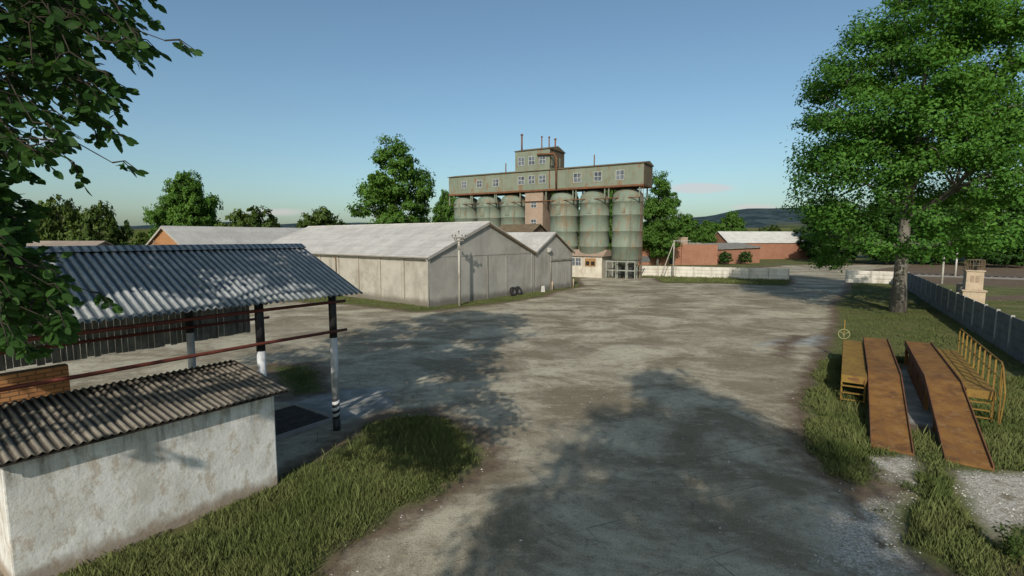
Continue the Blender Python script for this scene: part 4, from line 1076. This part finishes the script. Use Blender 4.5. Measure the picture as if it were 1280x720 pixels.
# ------------------------------------------------------------------ vehicle ramps
def ramps():
    A = R(-33.9); O = (10.31, 13.83, 0)
    def deck(x0, x1, lb, name):
        r = empty('vehicle_ramp', O, A, lb, 'ramp', 'rusty vehicle ramps')
        ys = [(-.05, .06), (5.0, 1.12), (12.55, 1.12)]
        d = MB(); prof = [(y, z) for y, z in ys] + [(y, z - .05) for y, z in ys[::-1]]
        d.extr(prof, 0, x0 + .03, x1 - .03); d.build('deck', M['ramp_rust'], r)
        for x in (x0, x1 - .028):
            s = MB(); prof = [(y, z + .07) for y, z in ys] + [(y, max(z - .22, -.02)) for y, z in ys[::-1]]
            s.extr(prof, 0, x, x + .028); s.build('edge_beam', M['rust'], r)
        for i, y in enumerate((2.6, 5.0, 6.9, 8.8, 10.7, 12.4)):
            zt = (.06 + (y + .05) / 5.05 * 1.06 - .055) if y < 5 else 1.065
            g = MB()
            for x in (x0 + .035, x1 - .155): g.box(x, x + .12, y - .06, y + .06, -.1, zt)
            g.box(x0 + .156, x1 - .156, y - .04, y + .04, zt - .16, zt - .05); g.build('trestle', M['ramp_rust'], r)
        c = MB()
        for i in range(15):
            y = .35 + i * .33; z = .06 + (y + .05) / 5.05 * 1.06; c.box(x0 + .06, x1 - .06, y - .012, y + .012, z + .001, z + .012)
        return r
    a = deck(0, .98, 'rusty vehicle ramp on the left, beside the platform with the hand wheel', 'l')
    b = deck(1.62, 2.6, 'rusty vehicle ramp on the right, beside the railed platform', 'r')
    # the side plates seen under the right ramp
    for y in (5.3, 7.2, 9.1): s = MB(); s.box(1.64, 1.66, y, y + 1.3, .1, .9); s.build('side_plate', M['rust'], b)
    def platform(x0, x1, y0, y1, lb, ladder_y):
        r = empty('service_platform', O, A, lb, 'platform', 'yellow service platforms')
        d = MB(); z = 1.06; n = 16; st = (y1 - y0) / n
        for i in range(n): d.box(x0, x1, y0 + i * st, y0 + (i + 1) * st - .02, z - .04, z)
        d.build('deck', M['yellow'], r)
        f = MB(); f.box(x0, x1, y0 - .06, y0 - .003, z - .26, z + .012); f.box(x0, x0 + .05, y0, y1, z - .2, z - .043); f.box(x1 - .05, x1, y0, y1, z - .2, z - .043); f.build('frame', M['yellow'], r, bevel=.008)
        for y in (y0 + .1, (y0 + y1) / 2, y1 - .1):
            for x in (x0 + .003, x1 - .07): g = MB(); g.box(x, x + .06, y - .03, y + .03, -.1, z - .205); g.build('leg', M['yellow'], r)
        l = MB()
        for x in (x0 + .02, x1 - .06): l.tube([(x, y0 - .12, -.05), (x, y0 - .1, z - .1)], .022, 6)
        for zz in (.2, .45, .7): l.box(x0 + .02, x1 - .06, y0 - .17, y0 - .07, zz - .015, zz + .015)
        l.build('ladder', M['yellow'], r)
        return r
    pl = platform(-.80, -.03, 4.15, 11.6, 'yellow service platform with hand wheel along the left rusty ramp', 0)
    m = MB(); m.box(-.6, -.25, 4.081, 4.087, .93, .99); m.build('rust_stain', M['rust'], pl)
    h = MB(); h.tube([(-.79, 11.55, .2), (-.79, 11.55, 2.05)], .025, 8); hw = h.build('wheel_post', M['yellow'], pl, True)
    w = MB(); cx, cz, cy = -.79, 1.36, 11.46; n = 28
    w.tube([(cx + .23 * math.cos(2 * math.pi * i / n), cy, cz + .23 * math.sin(2 * math.pi * i / n)) for i in range(n + 1)], .022, 8, False)
    for i in range(3):
        a_ = 2 * math.pi * i / 3 + .5; w.tube([(cx, cy, cz), (cx + .22 * math.cos(a_), cy, cz + .22 * math.sin(a_))], .018, 6)
    w.lathe([(.05, -.04), (.05, .1)], 10, (cx, cy, cz), 'y'); w.build('hand_wheel', HW, hw, True)
    pr = platform(2.63, 3.36, 4.4, 11.6, 'yellow service platform with a railing along the right rusty ramp', 0)
    rl = MB(); x = 3.4; yb, yf = 11.5, 4.25
    rl.tube([(x, yb, .1), (x, yb, 1.95), (x, yb - .15, 2.06), (x, yf + .1, 2.06), (x, yf - .15, 1.95), (x + .02, yf - .55, 1.2), (x, yf - .35, .1)], .024, 8)
    rl.tube([(x, yb, 1.55), (x, yf, 1.55)], .018, 6)
    rl.tube([(x, yf, 1.0), (x, yf, 2.03)], .022, 6); rl.tube([(x, yf - .2, .05), (x, yf - .18, 1.86)], .02, 6)
    for i in range(1, 9):
        y = yf + (yb - yf) * i / 9; rl.box(x - .025, x + .025, y - .02, y + .02, .98, 2.05)
    rl.build('railing', M['yellow'], pr)
k = N('pale_yellow_wheel'); HW = k.done((.24, .235, .11), .7)
ramps()

# ------------------------------------------------------------------ buildings further off
def gabled(name, loc, ang, W, L, ze, za, wallm, roofm, label, cat, ov=.3, extras=None):
    """ridge along local +y, gable at y=0"""
    r = empty(name, loc, ang, label, cat)
    w = MB(); w.extr([(0, -.1), (W, -.1), (W, ze), (W / 2, za), (0, ze)], 1, 0, L); w.build('wall', wallm, r)
    s = (za - ze) / (W / 2)
    for sg in (0, 1):
        f = (lambda x: x) if sg == 0 else (lambda x: W - x)
        pts = [(f(-ov), ze - s * ov + .06), (f(W / 2), za + .06), (f(W / 2), za + .16), (f(-ov), ze - s * ov + .16)]
        q = MB(); q.extr(pts if sg == 0 else pts[::-1], 1, -.3, L + .3); q.build('roof', roofm, r)
    return r
BA = math.atan2(.80, .60) - math.pi / 2
b = gabled('brick_barn', (-46.4, 63.6, 0), BA, 12.4, 30, 4.7, 7.25, M['brick_orange'], M['slate_barn'], 'long barn with an orange brick gable and a grey roof behind the shed', 'barn')
for sg, pts in ((0, [(-.3, 4.45), (6.2, 7.1), (6.2, 7.3), (-.3, 4.65)]), (1, [(12.7, 4.65), (6.2, 7.3), (6.2, 7.1), (12.7, 4.45)])):
    q = MB(); q.extr(pts, 1, -.33, -.303); q.build('bargeboard', M['conc_wall'], b)
q = MB(); q.tube([(3.4, -.25, 3.6), (3.4, -.25, 5.7)], .04, 6); q.tube([(2.9, -.25, 5.1), (3.9, -.25, 5.5)], .035, 6); q.tube([(3.1, -.25, 4.5), (3.8, -.25, 4.9)], .03, 6); q.build('wire_bracket', M['conc_dark'], b)
g = gabled('brown_shed', (-45.5, 44.5, 0), R(-90), 8.0, 26, 3.9, 5.55, M['wood_grey'], M['slate_brown'], 'low building with a reddish brown roof at the far left behind the shed', 'shed')
g.location = (-64, 50.5, 0)
def ruin():
    r = empty('brick_ruin', (0, 0, 0), 0, 'roofless brick building with broken walls behind the white fence', 'ruin')
    w = MB(); X0, X1, Y = 25.0, 45.2, 110
    w.box(X0, X1, Y, Y + .5, -.1, 4.5); w.box(X1 - .5, X1, Y + .5, Y + 12, -.1, 4.3); w.box(X0, X0 + .5, Y + .5, Y + 14, -.1, 4.6)
    w.build('wall', M['brick_red'], r)
    t = MB(); rnd = random.Random(5); x = X0 + 1
    while x < X1 - .8:
        wd = rnd.uniform(.5, 2.2); h = rnd.uniform(.1, .9)
        t.hexa([(x, Y + 8, 3.6), (x + wd, Y + 8, 3.6), (x + wd, Y + 8.5, 3.6), (x, Y + 8.5, 3.6), (x, Y + 8, 4.7 + h), (x + wd * .9, Y + 8, 4.6 + h * .7), (x + wd * .9, Y + 8.5, 4.6 + h * .7), (x, Y + 8.5, 4.7 + h)]); x += wd * .98
    t.box(X0 + .5, X1 - .5, Y + 8.02, Y + 8.48, -.1, 3.7); t.build('back_wall', M['conc_dark'], r)
    c = MB(); c.box(35.6, 39.6, Y + 3, Y + 6, -.1, 6.1); c.build('tower_block', M['brick_pale'], r)
    q = MB(); q.box(X0 + .02, X0 + 5.4, Y - .04, Y - .003, .6, 1.9); q.build('plaster_band', M['conc_fence'], r)
    for a_, b_ in ((7.6, 8.8), (12.2, 13)): q = MB(); q.box(X0 + a_, X0 + b_, Y - .35, Y - .003, -.1, 4.49); q.build('buttress', M['brick_red'], r)
    d = MB(); d.box(X0 + 9.6, X0 + 10.8, Y - .02, Y - .004, .2, 2.4); d.build('doorway', M['dark_void'], r)
ruin()
def annex2():
    r = empty('brick_store', (0, 0, 0), 0, 'low brick store with a dark sloping roof between the ruin and the pale roofed barn', 'building')
    w = MB(); w.hexa([(45.6, 113, -.1), (59, 119, -.1), (57, 126, -.1), (44, 120, -.1), (45.6, 113, 3.2), (59, 119, 3.6), (57, 126, 4.5), (44, 120, 4.4)]); w.build('wall', M['brick_red'], r)
    q = MB(); q.hexa([(45.3, 112.5, 3.25), (59.3, 118.6, 3.65), (57, 126.4, 4.6), (43.7, 120.3, 4.5), (45.3, 112.5, 3.4), (59.3, 118.6, 3.8), (57, 126.4, 4.75), (43.7, 120.3, 4.65)]); q.build('roof', M['conc_dark'], r)
annex2()
pb = gabled('brick_barn', (0, 0, 0), 0, 10, 33, 4.6, 7.6, M['brick_red'], M['slate_white'], 'long red brick barn with a pale roof beyond the gate road', 'barn')
pb.location = (92, 143, 0); pb.rotation_euler = (0, 0, math.atan2(-6, -36) - math.pi / 2 + 0)
q = MB(); q.box(9.9, 10.01, 12, 14, .0, 2.8); q.build('door', M['wood_dark'], pb)

# leaning strutted pole in front of the white fence
r = empty('strutted_pole', (23.8, 73.6, 0), 0, 'pale pole with a slanting strut standing before the white fence beside the silo', 'pole')
p = MB(); p.tube([(0, 0, -.2), (0, 0, 5.65)], [.11, .085], 10); p.build('pole', M['conc_wall'], r, True)
p = MB(); p.tube([(-2.0, -.3, -.1), (-.1, 0, 5.2)], [.075, .06], 8); p.build('strut', M['conc_wall'], r, True)
p = MB(); p.tube([(-.1, 0, 5.5), (2.6, .3, 5.55)], .045, 8); p.build('bracket', M['whitewood'], r, True)
for x, y, h, lb in ((56.0, 64.8, 5.1, 'pale leaning pole beyond the grey fence, the taller of two'), (67.2, 75.5, 4.2, 'pale pole farther beyond the grey fence, the shorter of two')):
    r = empty('pole', (x, y, 0), 0, lb, 'pole', 'poles beyond the grey fence')
    p = MB(); p.tube([(0, 0, -.2), (.02, 0, h)], [.14, .10], 10); p.build('shaft', M['pole_conc'], r, True)
    p = MB(); p.lathe([(.12, h), (.13, h + .04), (.05, h + .14)], 10); p.build('cap', M['conc_dark'], r, True)
def pillar():
    r = empty('plaster_pillar', (41.9, 45.2, 0), R(-32), 'pinkish plastered pillar with a metal cage on top beyond the grey fence', 'pillar')
    p = MB(); p.box(-.78, .78, -.78, .78, -.1, 1.15); p.build('base', M['sand_stone'], r, bevel=.04)
    p = MB(); p.box(-.86, .86, -.86, .86, 1.153, 1.3); p.build('ledge', M['sand_stone'], r, bevel=.02)
    p = MB(); p.box(-.6, .6, -.6, .6, 1.303, 2.95); p.build('shaft', M['sand_stone'], r, bevel=.03)
    p = MB(); p.box(-.68, .68, -.68, .68, 2.953, 3.08); p.build('cap', M['sand_stone'], r, bevel=.02)
    p = MB(); p.box(-.3, -.06, -.625, -.602, 2.0, 2.6); p.box(.06, .3, -.625, -.602, 2.0, 2.6); p.build('niche', M['brick_pale'], r)
    c = MB()
    for x in (-.58, -.2, .2, .58):
        for y in (-.58, .58): c.tube([(x, y, 3.08), (x, y, 4.0)], .03, 6)
    for y in (-.2, .2):
        for x in (-.58, .58): c.tube([(x, y, 3.08), (x, y, 4.0)], .025, 6)
    for z in (3.5, 4.0):
        c.tube([(-.58, -.58, z), (.58, -.58, z), (.58, .58, z), (-.58, .58, z), (-.58, -.58, z)], .03, 6)
    c.build('cage', M['rust_roof'], r)
    c = MB(); c.lathe([(.2, 3.08), (.2, 3.7), (.08, 3.8)], 12); c.build('siren', M['dark_void'], r, True)
pillar()
p = MB(); p.box(-.3, .3, -.3, .3, -.1, 1.5); p.extr([(-.36, 1.503), (.36, 1.503), (.36, 1.56), (-.36, 1.56)], 0, -.36, .36)
o = p.build('switch_box', M['conc_dark'], None, bevel=.02); o.location = (43.6, 48.2, 0); o.rotation_euler = (0, 0, .5); tag(o, 'small dark grey box standing left of the pinkish pillar', 'box')

# railway on the far right
def railway():
    a = Vector((66, 78, 0)); d = Vector((.62, -.42, 0)).normalized(); ang = math.atan2(d.y, d.x)
    r = empty('railway_track', a, ang, 'railway track crossing the ground beyond the grey fence at the far right', 'railway')
    b = MB(); b.extr([(-1.9, -.05), (1.9, -.05), (1.3, .22), (-1.3, .22)], 0, -6, 70); b.build('ballast', M['ballast'], r)
    for y in (-.75, .75):
        q = MB(); q.extr([(y - .06, .33), (y + .06, .33), (y + .02, .37), (y + .035, .47), (y - .035, .47), (y - .02, .37)], 0, -6, 70); q.build('rail', M['steel'], r)
    q = MB(); q.box(-.12, .12, -1.25, 1.25, .18, .33); s = q.build('sleeper', M['wood_dark'], r); s.location = (-5.5, 0, 0)
    for i in range(1, 90):
        c = s.copy(); col.objects.link(c); c.location = (-5.5 + i * .84, 0, 0)
railway()

# a leafy weed at the lower right
def weed():
    r = empty('weed_plant', (9.35, 8.75, 0), 0, 'tall leafy weed at the lower right corner beside the crushed stone', 'plant')
    rng = np.random.default_rng(8); rnd = random.Random(8); s = MB(); V = []
    for i in range(9):
        a = rnd.uniform(0, 6.28); t = rnd.uniform(.1, .35); h = rnd.uniform(.35, .8); p0 = Vector((rnd.uniform(-.12, .12), rnd.uniform(-.12, .12), 0)); p1 = p0 + Vector((math.cos(a) * t, math.sin(a) * t, h))
        s.tube([p0, p0.lerp(p1, .5) + Vector((0, 0, .05)), p1], [.007, .005, .003], 5)
        C = np.array([p0.lerp(p1, rnd.uniform(.25, 1)) for _ in range(26)]) + rng.normal(size=(26, 3)) * .05
        Nn = rng.normal(size=(26, 3)) * .5 + np.array([0, 0, 1]); Nn /= np.linalg.norm(Nn, axis=1, keepdims=True)
        V.append(leaf_quads(rng, C, Nn, .085, .5))
    s.build('stem', M['weed'], r); link('leaves', quads_mesh('leaves', np.concatenate(V).reshape(-1, 3), 4), M['weed'], r)
weed()

# ------------------------------------------------------------------ light, sky, camera
w = bpy.data.worlds.new('World'); scene.world = w; w.use_nodes = True
nt = w.node_tree; nt.nodes.clear()
def wn(kind, **kw):
    x = nt.nodes.new('ShaderNode' + kind)
    for k_, v in kw.items(): setattr(x, k_, v)
    return x
def wput(s, v):
    if isinstance(v, bpy.types.NodeSocket): nt.links.new(v, s)
    else: s.default_value = v
def wm(op, a, b=0.):
    x = wn('Math', operation=op); wput(x.inputs[0], a); wput(x.inputs[1], b); return x.outputs[0]
sky = wn('TexSky', sky_type='NISHITA'); sky.sun_disc = False; sky.sun_elevation = R(SUN_EL)
sx, sy = -TRAVEL[0], -TRAVEL[1]
sky.sun_rotation = math.atan2(sx, sy) % (2 * math.pi)
sky.air_density = 1.0; sky.dust_density = 2.0; sky.ozone_density = 1.2; sky.altitude = 100
hsv = wn('HueSaturation'); hsv.inputs['Saturation'].default_value = 1.0; wput(hsv.inputs['Color'], sky.outputs[0])
tc = wn('TexCoord'); sp = wn('SeparateXYZ'); wput(sp.inputs[0], tc.outputs['Generated'])
u = wm('DIVIDE', sp.outputs[0], wm('MAXIMUM', sp.outputs[1], .05)); v = wm('DIVIDE', sp.outputs[2], wm('MAXIMUM', sp.outputs[1], .05))
cb = wn('CombineXYZ'); wput(cb.inputs[0], wm('MULTIPLY', u, 5.)); wput(cb.inputs[1], wm('MULTIPLY', v, 26.))
nz = wn('TexNoise'); wput(nz.inputs['Vector'], cb.outputs[0]); nz.inputs['Scale'].default_value = 2.2; nz.inputs['Detail'].default_value = 6; nz.inputs['Roughness'].default_value = .6
tot = None
for (u0, v0, a_, b_, g_) in ((.37, .097, .06, .010, 1.7), (.482, .06, .05, .007, 1.3), (.55, .215, .10, .012, .35), (-.47, .05, .07, .009, 1.), (-.9, .19, .06, .010, .8), (1.0, .08, .10, .015, .8), (-.75, .06, .2, .012, .35)):
    e = wm('ADD', wm('POWER', wm('DIVIDE', wm('SUBTRACT', u, u0), a_), 2.), wm('POWER', wm('DIVIDE', wm('SUBTRACT', v, v0), b_), 2.))
    gs = wm('MULTIPLY', wm('EXPONENT', wm('MULTIPLY', e, -1.)), g_)
    tot = gs if tot is None else wm('ADD', tot, gs)
mr = wn('MapRange'); mr.interpolation_type = 'SMOOTHSTEP'; wput(mr.inputs[0], wm('MULTIPLY', tot, wm('ADD', nz.outputs[0], .25))); mr.inputs[1].default_value = .18; mr.inputs[2].default_value = .75; mr.inputs[4].default_value = .6
tn = wn('Mix', data_type='RGBA', blend_type='MULTIPLY'); tn.inputs[0].default_value = 1.; wput(tn.inputs[6], hsv.outputs[0]); tn.inputs[7].default_value = (.85, 1.0, .99, 1)
mx = wn('Mix', data_type='RGBA'); wput(mx.inputs[0], mr.outputs[0]); wput(mx.inputs[6], tn.outputs[2]); mx.inputs[7].default_value = (5.4, 4.9, 5.0, 1)
bg = wn('Background'); wput(bg.inputs[0], mx.outputs[2]); bg.inputs[1].default_value = .122
wo = wn('OutputWorld'); wput(wo.inputs[0], bg.outputs[0])

sd = bpy.data.lights.new('sun', 'SUN'); sd.energy = 3.9; sd.angle = R(.5); sd.color = (1, .93, .82)
so = bpy.data.objects.new('sun', sd); col.objects.link(so)
ce = math.cos(R(SUN_EL)); dvec = Vector((TRAVEL[0] * ce, TRAVEL[1] * ce, -math.sin(R(SUN_EL))))
so.rotation_euler = dvec.to_track_quat('-Z', 'Y').to_euler(); so.location = (-10, -40, 40)

cd = bpy.data.cameras.new('camera'); cam = bpy.data.objects.new('camera', cd); col.objects.link(cam)
cd.sensor_width = 36; cd.lens = 624 / 1280 * 36; cd.clip_end = 6000; cd.clip_start = .05
cam.location = (0, 0, 6.0); cam.rotation_euler = (math.pi / 2 - math.atan(63 / 624), 0, 0)
scene.camera = cam
scene.view_settings.view_transform = 'Standard'; scene.view_settings.look = 'None'; scene.view_settings.exposure = 0
